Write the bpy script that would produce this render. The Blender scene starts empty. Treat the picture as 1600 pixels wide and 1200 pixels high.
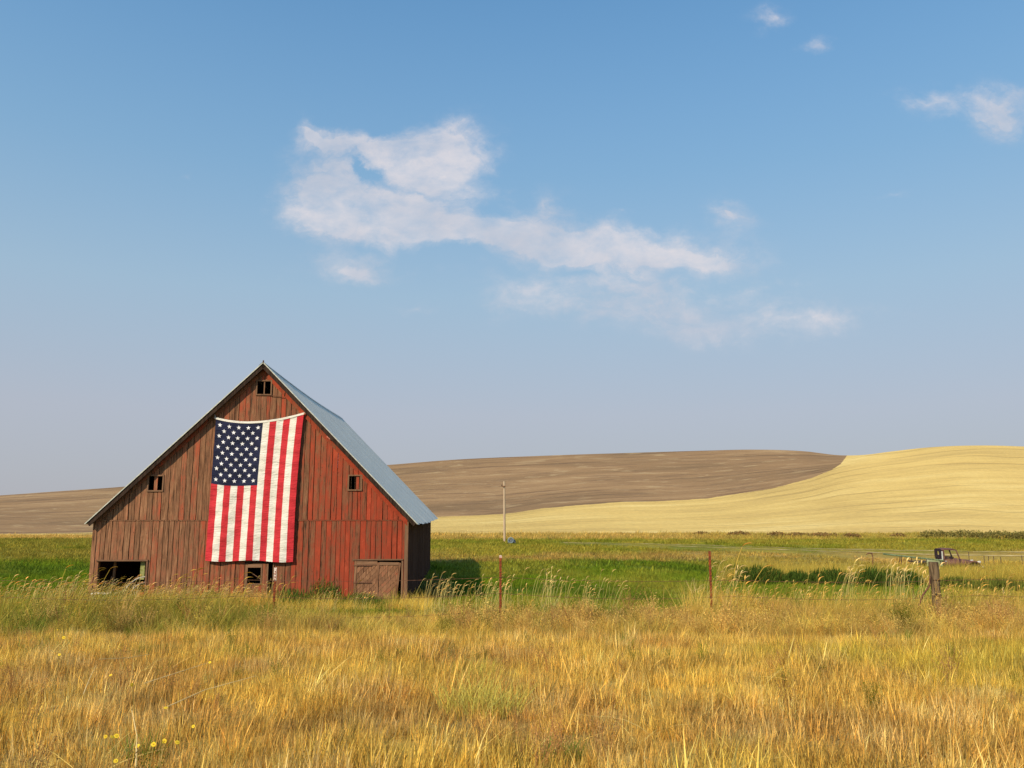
import bpy, bmesh, math, random
import numpy as np
from mathutils import Vector, Matrix

random.seed(7); RNG = np.random.default_rng(7)
scene = bpy.context.scene
COL = scene.collection

# ------------------------------------------------------------------ camera, world, sun, exposure
EYE = 3.6
F = 1240.0
PITCH = math.atan((795 - 600) / F)
cam = bpy.data.cameras.new('camera'); cam_ob = bpy.data.objects.new('camera', cam); COL.objects.link(cam_ob)
cam.sensor_width = 36.0; cam.lens = 36.0 * F / 1600.0
cam.clip_start = 0.1; cam.clip_end = 8000
cam_ob.location = (0, 0, EYE); cam_ob.rotation_euler = (math.pi / 2 + PITCH, 0, 0)
scene.camera = cam_ob

SUN_DIR = Vector((-0.84, -1.10, 1.00)).normalized()
SUN_EL = math.asin(SUN_DIR.z); SUN_AZ = math.atan2(SUN_DIR.x, SUN_DIR.y)
sun = bpy.data.lights.new('sun', 'SUN'); sun_ob = bpy.data.objects.new('sun', sun); COL.objects.link(sun_ob)
sun.energy = 5.0; sun.angle = math.radians(0.6); sun.color = (1.0, 0.83, 0.60)
sun_ob.rotation_euler = SUN_DIR.to_track_quat('Z', 'Y').to_euler(); sun_ob.location = (-30, -30, 40)

vs = scene.view_settings
vs.view_transform = 'Standard'; vs.look = 'None'; vs.exposure = 0.0; vs.gamma = 1.0; vs.use_curve_mapping = False

C_, S_ = math.cos(PITCH), math.sin(PITCH)
def ray(px, py):
    a = (px - 800) / F; b = (600 - py) / F
    return np.array([a, C_ - b * S_, S_ + b * C_])
def at(px, py, Y):
    d = ray(px, py); t = Y / d[1]
    return Vector((d[0] * t, Y, EYE + d[2] * t))
def pix(x, y, z):
    zz = z - EYE
    dep = y * C_ + zz * S_
    up = -y * S_ + zz * C_
    dep = np.maximum(dep, 0.5)
    return 800 + F * x / dep, 600 - F * up / dep

class NT:
    """small helper to write node trees"""
    def __init__(s, tree): s.t = tree; s.n = tree.nodes; s.l = tree.links
    def node(s, typ, **kw):
        n = s.n.new(typ)
        for k, v in kw.items():
            if k.startswith('i_'):
                key = k[2:]; key = int(key) if key.isdigit() else key.replace('_', ' ')
                n.inputs[key].default_value = v
            else: setattr(n, k, v)
        return n
    def link(s, a, b): s.l.new(a, b)
    def math(s, op, a, b=None, c=None, clamp=False):
        n = s.n.new('ShaderNodeMath'); n.operation = op; n.use_clamp = clamp
        for i, v in enumerate((a, b, c)):
            if v is None: continue
            if isinstance(v, (int, float)): n.inputs[i].default_value = v
            else: s.l.new(v, n.inputs[i])
        return n.outputs[0]
    def mix(s, fac, a, b, mode='MIX'):
        n = s.n.new('ShaderNodeMix'); n.data_type = 'RGBA'; n.blend_type = mode; n.clamp_factor = True
        for sock, v in ((n.inputs[0], fac), (n.inputs[6], a), (n.inputs[7], b)):
            if isinstance(v, (int, float)): sock.default_value = v
            elif isinstance(v, (tuple, list)): sock.default_value = (*v, 1) if len(v) == 3 else v
            else: s.l.new(v, sock)
        return n.outputs[2]
    def noise(s, vec, scale, detail=3, rough=0.55, dist=0.0):
        n = s.n.new('ShaderNodeTexNoise'); n.inputs['Scale'].default_value = scale
        n.inputs['Detail'].default_value = detail; n.inputs['Roughness'].default_value = rough
        n.inputs['Distortion'].default_value = dist
        if vec is not None: s.l.new(vec, n.inputs['Vector'])
        return n.outputs['Fac']
    def mapping(s, vec, scale=(1, 1, 1), loc=(0, 0, 0), rot=(0, 0, 0)):
        n = s.n.new('ShaderNodeMapping'); n.inputs['Scale'].default_value = scale
        n.inputs['Location'].default_value = loc; n.inputs['Rotation'].default_value = rot
        s.l.new(vec, n.inputs['Vector']); return n.outputs[0]
    def ramp(s, fac, stops):
        n = s.n.new('ShaderNodeValToRGB')
        while len(n.color_ramp.elements) < len(stops): n.color_ramp.elements.new(0.5)
        for e, (p, c) in zip(n.color_ramp.elements, stops):
            e.position = p; e.color = (*c, 1) if len(c) == 3 else c
        s.l.new(fac, n.inputs[0]); return n.outputs[0]
    def smooth(s, v, a, b):
        n = s.n.new('ShaderNodeMapRange'); n.interpolation_type = 'SMOOTHSTEP'
        n.inputs['From Min'].default_value = a; n.inputs['From Max'].default_value = b
        s.l.new(v, n.inputs['Value']); return n.outputs[0]

# world: Nishita sky, hazy low down, with procedural clouds placed by direction
world = bpy.data.worlds.new('World'); scene.world = world; world.use_nodes = True
w = NT(world.node_tree); w.n.clear()
sky = w.node('ShaderNodeTexSky', sky_type='NISHITA', sun_disc=False)
sky.sun_elevation = SUN_EL; sky.sun_rotation = SUN_AZ
sky.altitude = 700; sky.air_density = 1.0; sky.dust_density = 1.2; sky.ozone_density = 1.6
tc = w.node('ShaderNodeTexCoord')
sep = w.node('ShaderNodeSeparateXYZ'); w.link(tc.outputs['Generated'], sep.inputs[0])
dx, dy, dz = sep.outputs
haze_f = w.ramp(dz, [(0.0, (0.97,) * 3), (0.115, (0.93,) * 3), (0.26, (0.88,) * 3), (0.40, (0.74,) * 3), (0.57, (0.42,) * 3), (0.8, (0.15,) * 3)])
SKYK = 0.13
hz_ = lambda r, g, b: (r / SKYK, g / SKYK, b / SKYK)
haze_col = w.ramp(dz, [(0.0, (0.435, 0.43, 0.47)), (0.115, (0.455, 0.465, 0.53)), (0.26, (0.37, 0.495, 0.61)), (0.40, (0.265, 0.435, 0.61)), (0.8, (0.13, 0.30, 0.56))])
hsc = w.node('ShaderNodeVectorMath', operation='SCALE'); w.link(haze_col, hsc.inputs[0]); hsc.inputs['Scale'].default_value = 1 / SKYK
blue = w.mix(1.0, sky.outputs[0], (0.74, 1.42, 1.62), 'MULTIPLY')
skycol = w.mix(haze_f, blue, hsc.outputs[0])
# cloud field in the plane of view-independent direction ratios
ydiv = w.math('MAXIMUM', dy, 0.08)
u = w.math('DIVIDE', dx, ydiv); v = w.math('DIVIDE', dz, ydiv)
comb = w.node('ShaderNodeCombineXYZ'); w.link(u, comb.inputs[0]); w.link(v, comb.inputs[1])
warp = w.node('ShaderNodeTexNoise', i_Scale=7.0, i_Detail=7.0, i_Roughness=0.6); w.link(comb.outputs[0], warp.inputs['Vector'])
wsub = w.node('ShaderNodeVectorMath', operation='MULTIPLY_ADD')
w.link(warp.outputs['Color'], wsub.inputs[0]); wsub.inputs[1].default_value = (0.13, 0.10, 0); wsub.inputs[2].default_value = (-0.065, -0.05, 0)
wadd = w.node('ShaderNodeVectorMath', operation='ADD'); w.link(comb.outputs[0], wadd.inputs[0]); w.link(wsub.outputs[0], wadd.inputs[1])
wc = wadd.outputs[0]
BLOBS = [ # px, py, rx, ry, rot(deg, + = up to the right), strength
    (670, 236, 92, 50, 8, 1.6), (545, 218, 78, 17, -12, 0.75), (498, 200, 42, 14, -38, 0.55),
    (510, 290, 72, 72, -50, 1.15), (555, 345, 110, 50, -12, 1.0), (690, 350, 125, 46, -8, 0.72),
    (665, 305, 90, 40, 0, 0.45), (760, 290, 70, 40, -20, 0.36), (862, 318, 36, 36, -50, 0.62),
    (550, 418, 96, 24, -2, 0.85), (810, 378, 110, 30, -4, 0.9), (960, 378, 185, 42, -3, 1.15), (1090, 400, 110, 20, -11, 0.7),
    (930, 440, 190, 60, -8, 0.48), (1080, 485, 230, 50, -8, 0.50), (1260, 500, 200, 26, 3, 0.22), (1090, 478, 260, 70, -6, 0.16), (640, 320, 250, 120, -10, 0.16), (820, 475, 90, 30, 0, 0.34),
    (1140, 522, 150, 26, 5, 0.22), (1145, 333, 42, 26, -15, 0.8), (1288, 70, 34, 20, 5, 0.62), (1212, 26, 40, 26, 20, 0.55),
    (1455, 162, 70, 28, 10, 0.62), (1575, 178, 62, 56, -30, 0.95), (650, 482, 46, 12, 0, 0.34), (1395, 302, 38, 10, 5, 0.28),
    (290, 296, 24, 8, 0, 0.3), (580, 262, 44, 9, -46, -0.85), (655, 296, 60, 7, -6, -0.45), (770, 330, 40, 14, -30, -0.5), (590, 385, 60, 12, 0, -0.3), (905, 422, 70, 12, -6, -0.5), (960, 455, 120, 18, -12, -0.25), (700, 402, 80, 16, 0, -0.6), (600, 200, 24, 12, 40, -0.5), (1330, 493, 110, 14, 2, 0.16), (1190, 452, 80, 16, 5, 0.3), (975, 322, 26, 10, 10, 0.3)]
mask = None
for (px, py, rx, ry, rot, st) in BLOBS:
    d = ray(px, py); uu, vv = d[0] / d[1], d[2] / d[1]
    sc = math.hypot(1, vv) / F * 1.02
    m = w.node('ShaderNodeMapping', vector_type='TEXTURE')
    m.inputs['Location'].default_value = (uu, vv, 0); m.inputs['Rotation'].default_value = (0, 0, math.radians(rot))
    m.inputs['Scale'].default_value = (rx * sc * 1.75, ry * sc * 1.75, 1)
    w.link(wc, m.inputs['Vector'])
    g = w.node('ShaderNodeTexGradient', gradient_type='QUADRATIC_SPHERE'); w.link(m.outputs[0], g.inputs[0])
    q = w.math('MULTIPLY', g.outputs['Fac'], st * 1.9)
    mask = q if mask is None else w.math('ADD', mask, q)
mask = w.math('MINIMUM', mask, 1.35)
front = w.smooth(dy, 0.10, 0.3)
mask = w.math('MULTIPLY', mask, front)
n1 = w.noise(w.mapping(comb.outputs[0], (1, 1.5, 1)), 9.0, 9, 0.62, 0.3)
n2 = w.noise(w.mapping(comb.outputs[0], (1, 1.6, 1), (3, 1, 0)), 34.0, 6, 0.6)
dens = w.math('ADD', mask, w.math('MULTIPLY', w.math('SUBTRACT', n1, 0.5), 2.5))
dens = w.math('ADD', dens, w.math('MULTIPLY', w.math('SUBTRACT', n2, 0.5), 1.3))
n3 = w.noise(w.mapping(wc, (1, 2.1, 1), (5, 9, 0), (0, 0, 0.25)), 15.0, 8, 0.68, 0.6)
dens = w.math('MULTIPLY', w.smooth(dens, 0.0, 1.9), w.smooth(mask, 0.0, 0.75))
thin = w.math('ADD', 0.48, w.math('MULTIPLY', w.smooth(n3, 0.36, 0.62), 0.62))
solid = w.smooth(mask, 0.85, 1.35)
thin = w.math('MAXIMUM', thin, solid)
dens = w.math('MULTIPLY', dens, thin)
# faint wisps elsewhere in the sky
nw = w.noise(w.mapping(tc.outputs['Generated'], (1.0, 1.0, 3.2)), 2.2, 7, 0.62, 0.4)
wisp = w.math('MULTIPLY', w.math('MULTIPLY', w.smooth(nw, 0.60, 0.80), w.smooth(dz, 0.08, 0.25)), 0.35)
wisp = w.math('MULTIPLY', wisp, w.math('SUBTRACT', 1.0, front))
dens = w.math('MAXIMUM', dens, wisp)
shade = w.noise(w.mapping(comb.outputs[0], (1, 1.4, 1), (7, 2, 0)), 7.0, 4, 0.5)
cloud_col = w.mix(w.smooth(shade, 0.35, 0.65), (0.56 / SKYK, 0.585 / SKYK, 0.67 / SKYK), (0.76 / SKYK, 0.72 / SKYK, 0.75 / SKYK))
final = w.mix(w.math('MULTIPLY', dens, 0.90), skycol, cloud_col)
bg = w.node('ShaderNodeBackground'); bg.inputs['Strength'].default_value = SKYK
w.link(final, bg.inputs[0])
wo = w.node('ShaderNodeOutputWorld'); w.link(bg.outputs[0], wo.inputs[0])

# ------------------------------------------------------------------ object helpers
def tag(o, label=None, cat=None, group=None, kind=None):
    if label: o['label'] = label
    if cat: o['category'] = cat
    if group: o['group'] = group
    if kind: o['kind'] = kind
    return o
def thing(name, label, cat, loc=(0, 0, 0), rotz=0, group=None):
    o = bpy.data.objects.new(name, None); COL.objects.link(o); o.empty_display_size = 0.3
    o.location = loc; o.rotation_euler = (0, 0, rotz)
    return tag(o, label, cat, group)
def mesh_ob(name, verts, faces, mat, parent=None, smooth=False):
    me = bpy.data.meshes.new(name); me.from_pydata([tuple(v) for v in verts], [], faces); me.update()
    if mat: me.materials.append(mat)
    if smooth: me.polygons.foreach_set('use_smooth', [True] * len(me.polygons))
    o = bpy.data.objects.new(name, me); COL.objects.link(o)
    if parent: o.parent = parent
    return o
class MB:
    def __init__(s): s.v = []; s.f = []
    def add(s, vs, fs):
        b = len(s.v); s.v += [tuple(v) for v in vs]; s.f += [tuple(i + b for i in f) for f in fs]; return s
    def box(s, x0, x1, y0, y1, z0, z1):
        return s.add([(x0,y0,z0),(x1,y0,z0),(x1,y1,z0),(x0,y1,z0),(x0,y0,z1),(x1,y0,z1),(x1,y1,z1),(x0,y1,z1)],
              [(0,3,2,1),(4,5,6,7),(0,1,5,4),(1,2,6,5),(2,3,7,6),(3,0,4,7)])
    def prism(s, poly, y0, y1):
        """polygon in x,z extruded along y (poly counter-clockwise seen from -y)"""
        n = len(poly)
        vs = [(x, y0, z) for x, z in poly] + [(x, y1, z) for x, z in poly]
        fs = [tuple(range(n)), tuple(range(2 * n - 1, n - 1, -1))]
        fs += [(i, i + n, (i + 1) % n + n, (i + 1) % n) for i in range(n)]
        return s.add(vs, fs)
    def tube(s, pts, rad, sides=6, caps=True):
        pts = [Vector(p) for p in pts]; n = len(pts)
        rads = rad if isinstance(rad, (list, tuple)) else [rad] * n
        b = len(s.v); prev = None
        for i, p in enumerate(pts):
            d = (pts[min(i + 1, n - 1)] - pts[max(i - 1, 0)])
            d = d.normalized() if d.length > 1e-9 else Vector((0, 0, 1))
            if prev is None:
                a = d.orthogonal().normalized()
            else:
                a = (prev - d * prev.dot(d)); a = a.normalized() if a.length > 1e-6 else d.orthogonal().normalized()
            prev = a; c = d.cross(a)
            for k in range(sides):
                t = 2 * math.pi * k / sides
                s.v.append(tuple(p + (a * math.cos(t) + c * math.sin(t)) * rads[i]))
        for i in range(n - 1):
            for k in range(sides):
                k2 = (k + 1) % sides
                s.f.append((b + i*sides + k, b + i*sides + k2, b + (i+1)*sides + k2, b + (i+1)*sides + k))
        if caps:
            s.f.append(tuple(b + k for k in range(sides - 1, -1, -1)))
            s.f.append(tuple(b + (n-1)*sides + k for k in range(sides)))
        return s
    def loft(s, rings, cap=True):
        b = len(s.v); m = len(rings[0])
        for r in rings: s.v += [tuple(p) for p in r]
        for i in range(len(rings) - 1):
            for k in range(m):
                k2 = (k + 1) % m
                s.f.append((b + i*m + k, b + i*m + k2, b + (i+1)*m + k2, b + (i+1)*m + k))
        if cap:
            s.f.append(tuple(b + k for k in range(m - 1, -1, -1))); s.f.append(tuple(b + (len(rings)-1)*m + k for k in range(m)))
        return s
    def build(s, name, mat, parent=None, smooth=False):
        return mesh_ob(name, s.v, s.f, mat, parent, smooth)

def principled(name, color=(0.5, 0.5, 0.5), rough=0.8, metal=0.0, spec=0.3):
    m = bpy.data.materials.new(name); m.use_nodes = True
    n = NT(m.node_tree); p = n.n['Principled BSDF']
    p.inputs['Base Color'].default_value = (*color, 1); p.inputs['Roughness'].default_value = rough
    p.inputs['Metallic'].default_value = metal; p.inputs['Specular IOR Level'].default_value = spec
    return m, n, p
def bump(n, p, height, strength=0.3, dist=0.01):
    b = n.node('ShaderNodeBump'); b.inputs['Strength'].default_value = strength; b.inputs['Distance'].default_value = dist
    n.link(height, b.inputs['Height']); n.link(b.outputs[0], p.inputs['Normal'])
def worn(name, c1, c2, scale=8, rough=0.75, metal=0.0, lo=0.4, hi=0.6, bs=0.2, stretch=(1, 1, 1)):
    m, n, p = principled(name, c1, rough, metal, 0.12)
    co = n.node('ShaderNodeTexCoord').outputs['Object']
    co = n.mapping(co, stretch)
    a = n.noise(co, scale, 6, 0.65)
    n.link(n.mix(n.smooth(a, lo, hi), c1, c2), p.inputs['Base Color'])
    bump(n, p, a, bs, 0.01)
    return m

def vnoise(x, y, scale, seed=0):
    """2D value noise, 3 octaves, about 0..1"""
    out = np.zeros_like(np.asarray(x, float)); amp = 1.0; tot = 0
    for o in range(3):
        r = np.random.default_rng(seed * 31 + o); tab = r.random((256, 256))
        xs = np.asarray(x) * scale * 2**o + 37.7 * o; ys = np.asarray(y) * scale * 2**o + 11.3 * o
        xi = np.floor(xs).astype(int); yi = np.floor(ys).astype(int)
        fx = xs - xi; fy = ys - yi; fx = fx*fx*(3-2*fx); fy = fy*fy*(3-2*fy)
        g = lambda a, b: tab[a & 255, b & 255]
        val = (g(xi, yi)*(1-fx) + g(xi+1, yi)*fx)*(1-fy) + (g(xi, yi+1)*(1-fx) + g(xi+1, yi+1)*fx)*fy
        out = out + amp * val; tot += amp; amp *= 0.5
    return out / tot
def sstep(x, a, b):
    t = np.clip((x - a) / (b - a), 0, 1); return t * t * (3 - 2 * t)

# ------------------------------------------------------------------ terrain
def gz(x, y):
    x = np.asarray(x, float); y = np.asarray(y, float)
    z = np.interp(y, [-60, 4, 8, 11, 13.5, 16.7, 20, 24, 28, 32, 60, 300], [1.95, 1.95, 1.86, 1.72, 1.52, 1.25, 0.92, 0.45, 0.14, 0.0, -0.05, -0.05])
    z = z - 1.05 * np.exp(-((y - 60) / 13.0) ** 2) * sstep(x, 6, 20)
    z = z + (vnoise(x, y, 0.35, 3) - 0.5) * 0.16 + (vnoise(x, y, 0.07, 4) - 0.5) * 0.3 * sstep(y, 40, 70) 
    return z

GOLD = np.array((.74, .505, .115)); BROWNG = np.array((.62, .385, .105)); STRAW = np.array((.88, .68, .28))
YG = np.array((.50, .42, .05)); GREEN = np.array((.175, .250, .020)); DGREEN = np.array((.075, .125, .018))
OLIVE = np.array((.42, .36, .06)); TAN = np.array((.62, .42, .13)); BRN = np.array((.26, .15, .055))
def lerp(a, b, t):
    t = np.asarray(t)[..., None]; return a * (1 - t) + b * t
def patch(px, py, cx, cy, rx, ry):
    return np.clip(1.3 - np.sqrt(((px - cx) / rx) ** 2 + ((py - cy) / ry) ** 2), 0, 1)
def low_zone(x, y, k=.45):
    px, py = pix(x, y, gz(x, y))
    return 1 - k * sstep(px, 425, 450) * (1 - sstep(px, 660, 700))
def zone_colour(x, y):
    """vegetation colour on the ground at world position"""
    z = gz(x, y); px, py = pix(x, y, z)
    nA = vnoise(x, y, 0.9, 11); nB = vnoise(x, y, 0.22, 12); nC = vnoise(x, y, 2.6, 13)
    far = sstep(y, 22, 26)
    # foreground
    c = lerp(np.broadcast_to(GOLD, x.shape + (3,)), BROWNG, sstep(nA * 0.6 + nC * 0.4, 0.42, 0.62))
    c = lerp(c, STRAW, 0.65 * sstep(nC, 0.58, 0.74))
    c = lerp(c, BRN * 1.5, 0.32 * sstep(vnoise(x, y, 1.7, 19), 0.56, 0.72))
    c = lerp(c, YG, 0.50 * sstep(nB, 0.48, 0.66))
    # verge seam / weedy row behind it
    row = sstep(y, 12.3, 14.0) * (1 - far)
    leftg = 1 - sstep(px, 360, 520)
    rc = lerp(lerp(np.broadcast_to(GOLD, x.shape + (3,)), TAN, sstep(nA, .4, .6)), YG, 0.35 + 0.35 * leftg)
    rc = lerp(rc, OLIVE * .7, 0.75 * leftg * sstep(nC, .38, .55))
    rc = lerp(rc, DGREEN * 1.6, 0.75 * leftg * sstep(vnoise(x, y, 1.3, 71), .52, .64))
    rc = lerp(rc, BRN * 1.2, 0.6 * sstep(vnoise(x, y, 1.5, 72), .54, .68))
    rc = lerp(rc, BRN, 0.75 * patch(px, py, 180, 985, 90, 28) * sstep(nC, .3, .55))
    rc = lerp(rc, GREEN, 0.6 * patch(px, py, 60, 975, 90, 45) * sstep(nC, .45, .6))
    rc = lerp(rc, BRN, 0.6 * patch(px, py, 930, 985, 90, 18) * sstep(nC, .4, .6))
    c = lerp(c, rc, row)
    # meadow bands
    m = np.broadcast_to(OLIVE, x.shape + (3,)).copy()
    wob = (vnoise(x, y, 0.06, 14) - 0.5) * 22 + (vnoise(x, y * 0.5, 0.25, 15) - 0.5) * 14
    q = py + wob
    m = lerp(m, lerp(lerp(np.broadcast_to(YG, x.shape + (3,)), OLIVE * .92, .85), GREEN * .9, .5 * sstep(nB, .5, .65)), (1 - sstep(q, 862, 868)))          # upper yellow-green
    m = lerp(m, (GREEN + OLIVE) * 0.5, 0.8 * (1 - sstep(q, 846, 850)) * sstep(nA, .45, .6))
    tanband = sstep(q, 858, 864) * (1 - sstep(q, 876, 882))
    m = lerp(m, TAN * 0.85, tanband * (0.35 + 0.45 * sstep(nB, .4, .6)))
    m = lerp(m, BRN * 1.2, 0.6 * tanband * sstep(nC, .55, .7))
    gmask = sstep(q, 874, 882) 
    m = lerp(m, lerp(np.broadcast_to(GREEN, x.shape + (3,)), DGREEN * 1.3, 0.6 * sstep(nB, .45, .65)), gmask)
    m = lerp(m, OLIVE, 0.55 * gmask * sstep(vnoise(x, y, .13, 61), .5, .7))
    # right side: dry tall grass, then green ditch
    r = sstep(px, 1100, 1150)
    rr = lerp(np.broadcast_to(TAN * 0.95, x.shape + (3,)), OLIVE * .85, 0.6 * sstep(nB, .4, .6))
    rr = lerp(rr, GREEN, sstep(py, 893, 899) * 0.9)
    rr = lerp(rr, GOLD * .85, sstep(px, 1450, 1500) * 0.55)
    m = lerp(m, rr, r * sstep(py, 862, 870))
    # left of barn
    l = 1 - sstep(px, 200, 300)
    m = lerp(m, lerp(np.broadcast_to(OLIVE * .8, x.shape + (3,)), GREEN * .8, sstep(nB, .55, .7)), l * 0.85 * (1 - sstep(py, 872, 884)))
    # dry strip at hill foot
    m = lerp(m, TAN * 1.15, (1 - sstep(py, 841, 845)) * 0.9)
    c = lerp(c, m, far)
    # green growth along the barn front
    gb = sstep(px, 425, 450) * (1 - sstep(px, 625, 650)) * sstep(y, 21.0, 22.5) * (1 - sstep(y, 33, 34))
    c = lerp(c, GREEN * .8, gb * 0.8)
    gb2 = sstep(px, 660, 700) * (1 - sstep(px, 1090, 1110)) * sstep(y, 18.0, 19.6)*(1-far)
    gb3 = sstep(px, 1120, 1160) * (1 - sstep(px, 1340, 1400)) * sstep(y, 19.0, 20.5)*(1-far)
    c = lerp(c, GREEN, gb3 * 0.8)
    c = lerp(c, GREEN, gb2 * 0.85)
    return np.clip(c, 0.01, 0.9)

def attr_col(me, name, cols, domain='POINT'):
    a = me.attributes.new(name, 'FLOAT_COLOR', domain)
    arr = np.ones((len(cols), 4), np.float32); arr[:, :3] = cols
    a.data.foreach_set('color', arr.ravel())
def grid_mesh(name, X, Y, Z, mat, cols=None, uv=None, extra=None):
    n, m = X.shape
    vs = np.stack([X, Y, Z], -1).reshape(-1, 3)
    i = np.arange(n - 1)[:, None] * m + np.arange(m - 1)[None, :]
    fs = np.stack([i, i + 1, i + m + 1, i + m], -1).reshape(-1, 4)
    me = bpy.data.meshes.new(name)
    me.vertices.add(len(vs)); me.vertices.foreach_set('co', vs.ravel().astype(np.float32))
    me.loops.add(fs.size); me.loops.foreach_set('vertex_index', fs.ravel().astype(np.int32))
    me.polygons.add(len(fs)); me.polygons.foreach_set('loop_start', np.arange(0, fs.size, 4, dtype=np.int32))
    me.polygons.foreach_set('loop_total', np.full(len(fs), 4, np.int32))
    me.update(calc_edges=True); me.validate()
    me.polygons.foreach_set('use_smooth', [True] * len(me.polygons))
    me.materials.append(mat)
    if cols is not None: attr_col(me, 'tint', cols.reshape(-1, 3))
    if extra:
        for k, arr in extra.items():
            a = me.attributes.new(k, 'FLOAT', 'POINT'); a.data.foreach_set('value', arr.ravel().astype(np.float32))
    o = bpy.data.objects.new(name, me); COL.objects.link(o); return o

# ground material: soil and thatch, tinted by what grows there
M_ground, n, p = principled('ground_soil', rough=0.95, spec=0.1)
at_ = n.node('ShaderNodeAttribute', attribute_name='tint')
co = n.node('ShaderNodeTexCoord').outputs['Object']
a1 = n.noise(co, 7.0, 8, 0.7); a2 = n.noise(co, 0.8, 5, 0.6)
col = n.mix(1.0, at_.outputs['Color'], n.ramp(a1, [(0.25, (0.45, 0.42, 0.40)), (0.5, (0.85, 0.84, 0.8)), (0.75, (1.25, 1.2, 1.1))]), 'MULTIPLY')
col = n.mix(1.0, col, n.ramp(a2, [(0.3, (0.8, 0.8, 0.8)), (0.7, (1.1, 1.1, 1.1))]), 'MULTIPLY')
n.link(col, p.inputs['Base Color']); bump(n, p, a1, 0.8, 0.08)

ys = np.concatenate([np.linspace(-60, 0, 13)[:-1], np.linspace(0, 36, 120), np.linspace(36.5, 116, 130)])
xs = np.concatenate([np.linspace(-260, -60, 40)[:-1], np.linspace(-60, 60, 260), np.linspace(60, 260, 41)[1:]])
X, Y = np.meshgrid(xs, ys)
gcol = zone_colour(X, Y) * 0.85
back = (Y < 3)
ground = grid_mesh('ground', X, Y, gz(X, Y), M_ground, gcol); tag(ground, kind='structure')

# hills
sk_x = [-3000, -900, -200, 0, 100, 185, 400, 615, 700, 850, 1000, 1100, 1170, 1250, 1310, 1345, 1380, 1450, 1530, 1600, 1800, 2600, 4500]
sk_y = [760, 780, 778, 775, 768, 762, 742, 726, 719, 712, 707, 704, 702.5, 705, 711.5, 710.5, 706, 698.5, 696, 698, 708, 740, 765]
bd_x = [-3000, 0, 140, 400, 675, 790, 850, 960, 1040, 1100, 1200, 1260, 1290, 1305, 1316, 1322]
bd_y = [834, 834, 833, 824, 808, 803, 794, 785, 783, 779, 763, 747, 735, 726, 712, 690]
tr_x = [-3000, 0, 140, 400, 675, 790, 850, 960, 1040, 1100, 1200, 1260, 1300, 1350, 1400, 1500, 1600, 1800, 2600, 4500]
tr_y = [834, 834, 833, 824, 808, 803, 794, 785, 783, 779, 763, 750, 738, 728, 722, 712, 712, 720, 745, 770]
def smooth_interp(x, xp, yp):
    # monotone-ish cubic (Catmull-Rom) through points
    xp = np.array(xp, float); yp = np.array(yp, float)
    d = np.gradient(yp, xp)
    i = np.clip(np.searchsorted(xp, x) - 1, 0, len(xp) - 2)
    h = xp[i+1] - xp[i]; t = np.clip((x - xp[i]) / h, 0, 1)
    return (2*t**3-3*t**2+1)*yp[i] + (t**3-2*t**2+t)*h*d[i] + (-2*t**3+3*t**2)*yp[i+1] + (t**3-t**2)*h*d[i+1]
pcol = np.concatenate([np.linspace(-3000, -60, 60)[:-1], np.linspace(-60, 1280, 330)[:-1], np.linspace(1280, 1340, 60)[:-1], np.linspace(1340, 1660, 80)[:-1], np.linspace(1660, 4500, 60)])
U = (pcol - 800) / F / C_                     # azimuth ratio x / y on the horizon
skl = smooth_interp(pcol, sk_x, sk_y)
NR = 110
T = np.linspace(0, 1, NR)
base_py = 834.5
y0 = 113.0
ridge = np.interp(pcol, [-3000, 0, 700, 1200, 1320, 1500, 4500], [420, 380, 400, 420, 380, 330, 420])
for _ in range(3): ridge = np.interp(pcol, np.linspace(-3000, 4500, 400), np.convolve(np.pad(np.interp(np.linspace(-3000, 4500, 400), pcol, ridge), 10, mode='edge'), np.ones(21) / 21, 'valid'))
ease = 0.35 * T + 0.65 * np.sin(T * np.pi / 2)
sks = skl.copy(); _pu = np.linspace(-3000, 4500, 1500); _su = np.interp(_pu, pcol, skl)
for _ in range(3): _su = np.convolve(np.pad(_su, 50, mode='edge'), np.ones(101) / 101, 'valid')
sks = np.interp(pcol, _pu, _su)
wT = (T ** 2.2)[:, None]
PY = base_py + ((sks[None, :] * (1 - wT) + skl[None, :] * wT) - base_py) * ease[:, None]
YY = y0 + (ridge[None, :] - y0) * (T[:, None] ** 1.15)
el = np.tan(np.arctan((600 - PY) / F) + PITCH)
ZZ = EYE + el * YY
XX = U[None, :] * YY
# beyond the crest the land falls away and runs on to the horizon
tb = np.array([0.1, 0.25, 0.5, 1.0, 2.0, 5.0])
Yb = ridge[None, :] * (1 + tb[:, None]); Zb = ZZ[-1][None, :] - (ZZ[-1][None, :] + 12) * np.clip(tb[:, None], 0, 1) ** 0.8
YYa = np.vstack([YY, Yb]); ZZa = np.vstack([ZZ, Zb]); XXa = np.vstack([XX, U[None, :] * Yb])
front_row = YYa[:1] - 4; ZZa = np.vstack([ZZa[:1] - 0.6, ZZa]); XXa = np.vstack([U[None, :] * front_row, XXa]); YYa = np.vstack([front_row, YYa])
PYa = np.vstack([PY[:1], PY, np.repeat(PY[-1:], len(tb), 0)])
wobb = (vnoise(XXa, YYa, 0.05, 21) - .5) * 2.5
bd = np.interp(pcol, bd_x, bd_y, right=640)
bd = np.where(pcol > 1322, 640, bd)
SD = PYa - bd[None, :] + wobb * 0.6
trk = smooth_interp(pcol, tr_x, tr_y)
trk = np.maximum(trk, skl + 0.5)
vg = (PYa - trk[None, :]) / (base_py - trk[None, :] + 3.0)                  # 0 at boundary, 1 at base
vb = (trk[None, :] - PYa) / (trk[None, :] - skl[None, :] + 3.0)
along = (U[None, :] * 300 + YYa * 0.0) * np.ones_like(YYa)
M_hill, n, p = principled('hill_fields', rough=0.95, spec=0.08)
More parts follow.
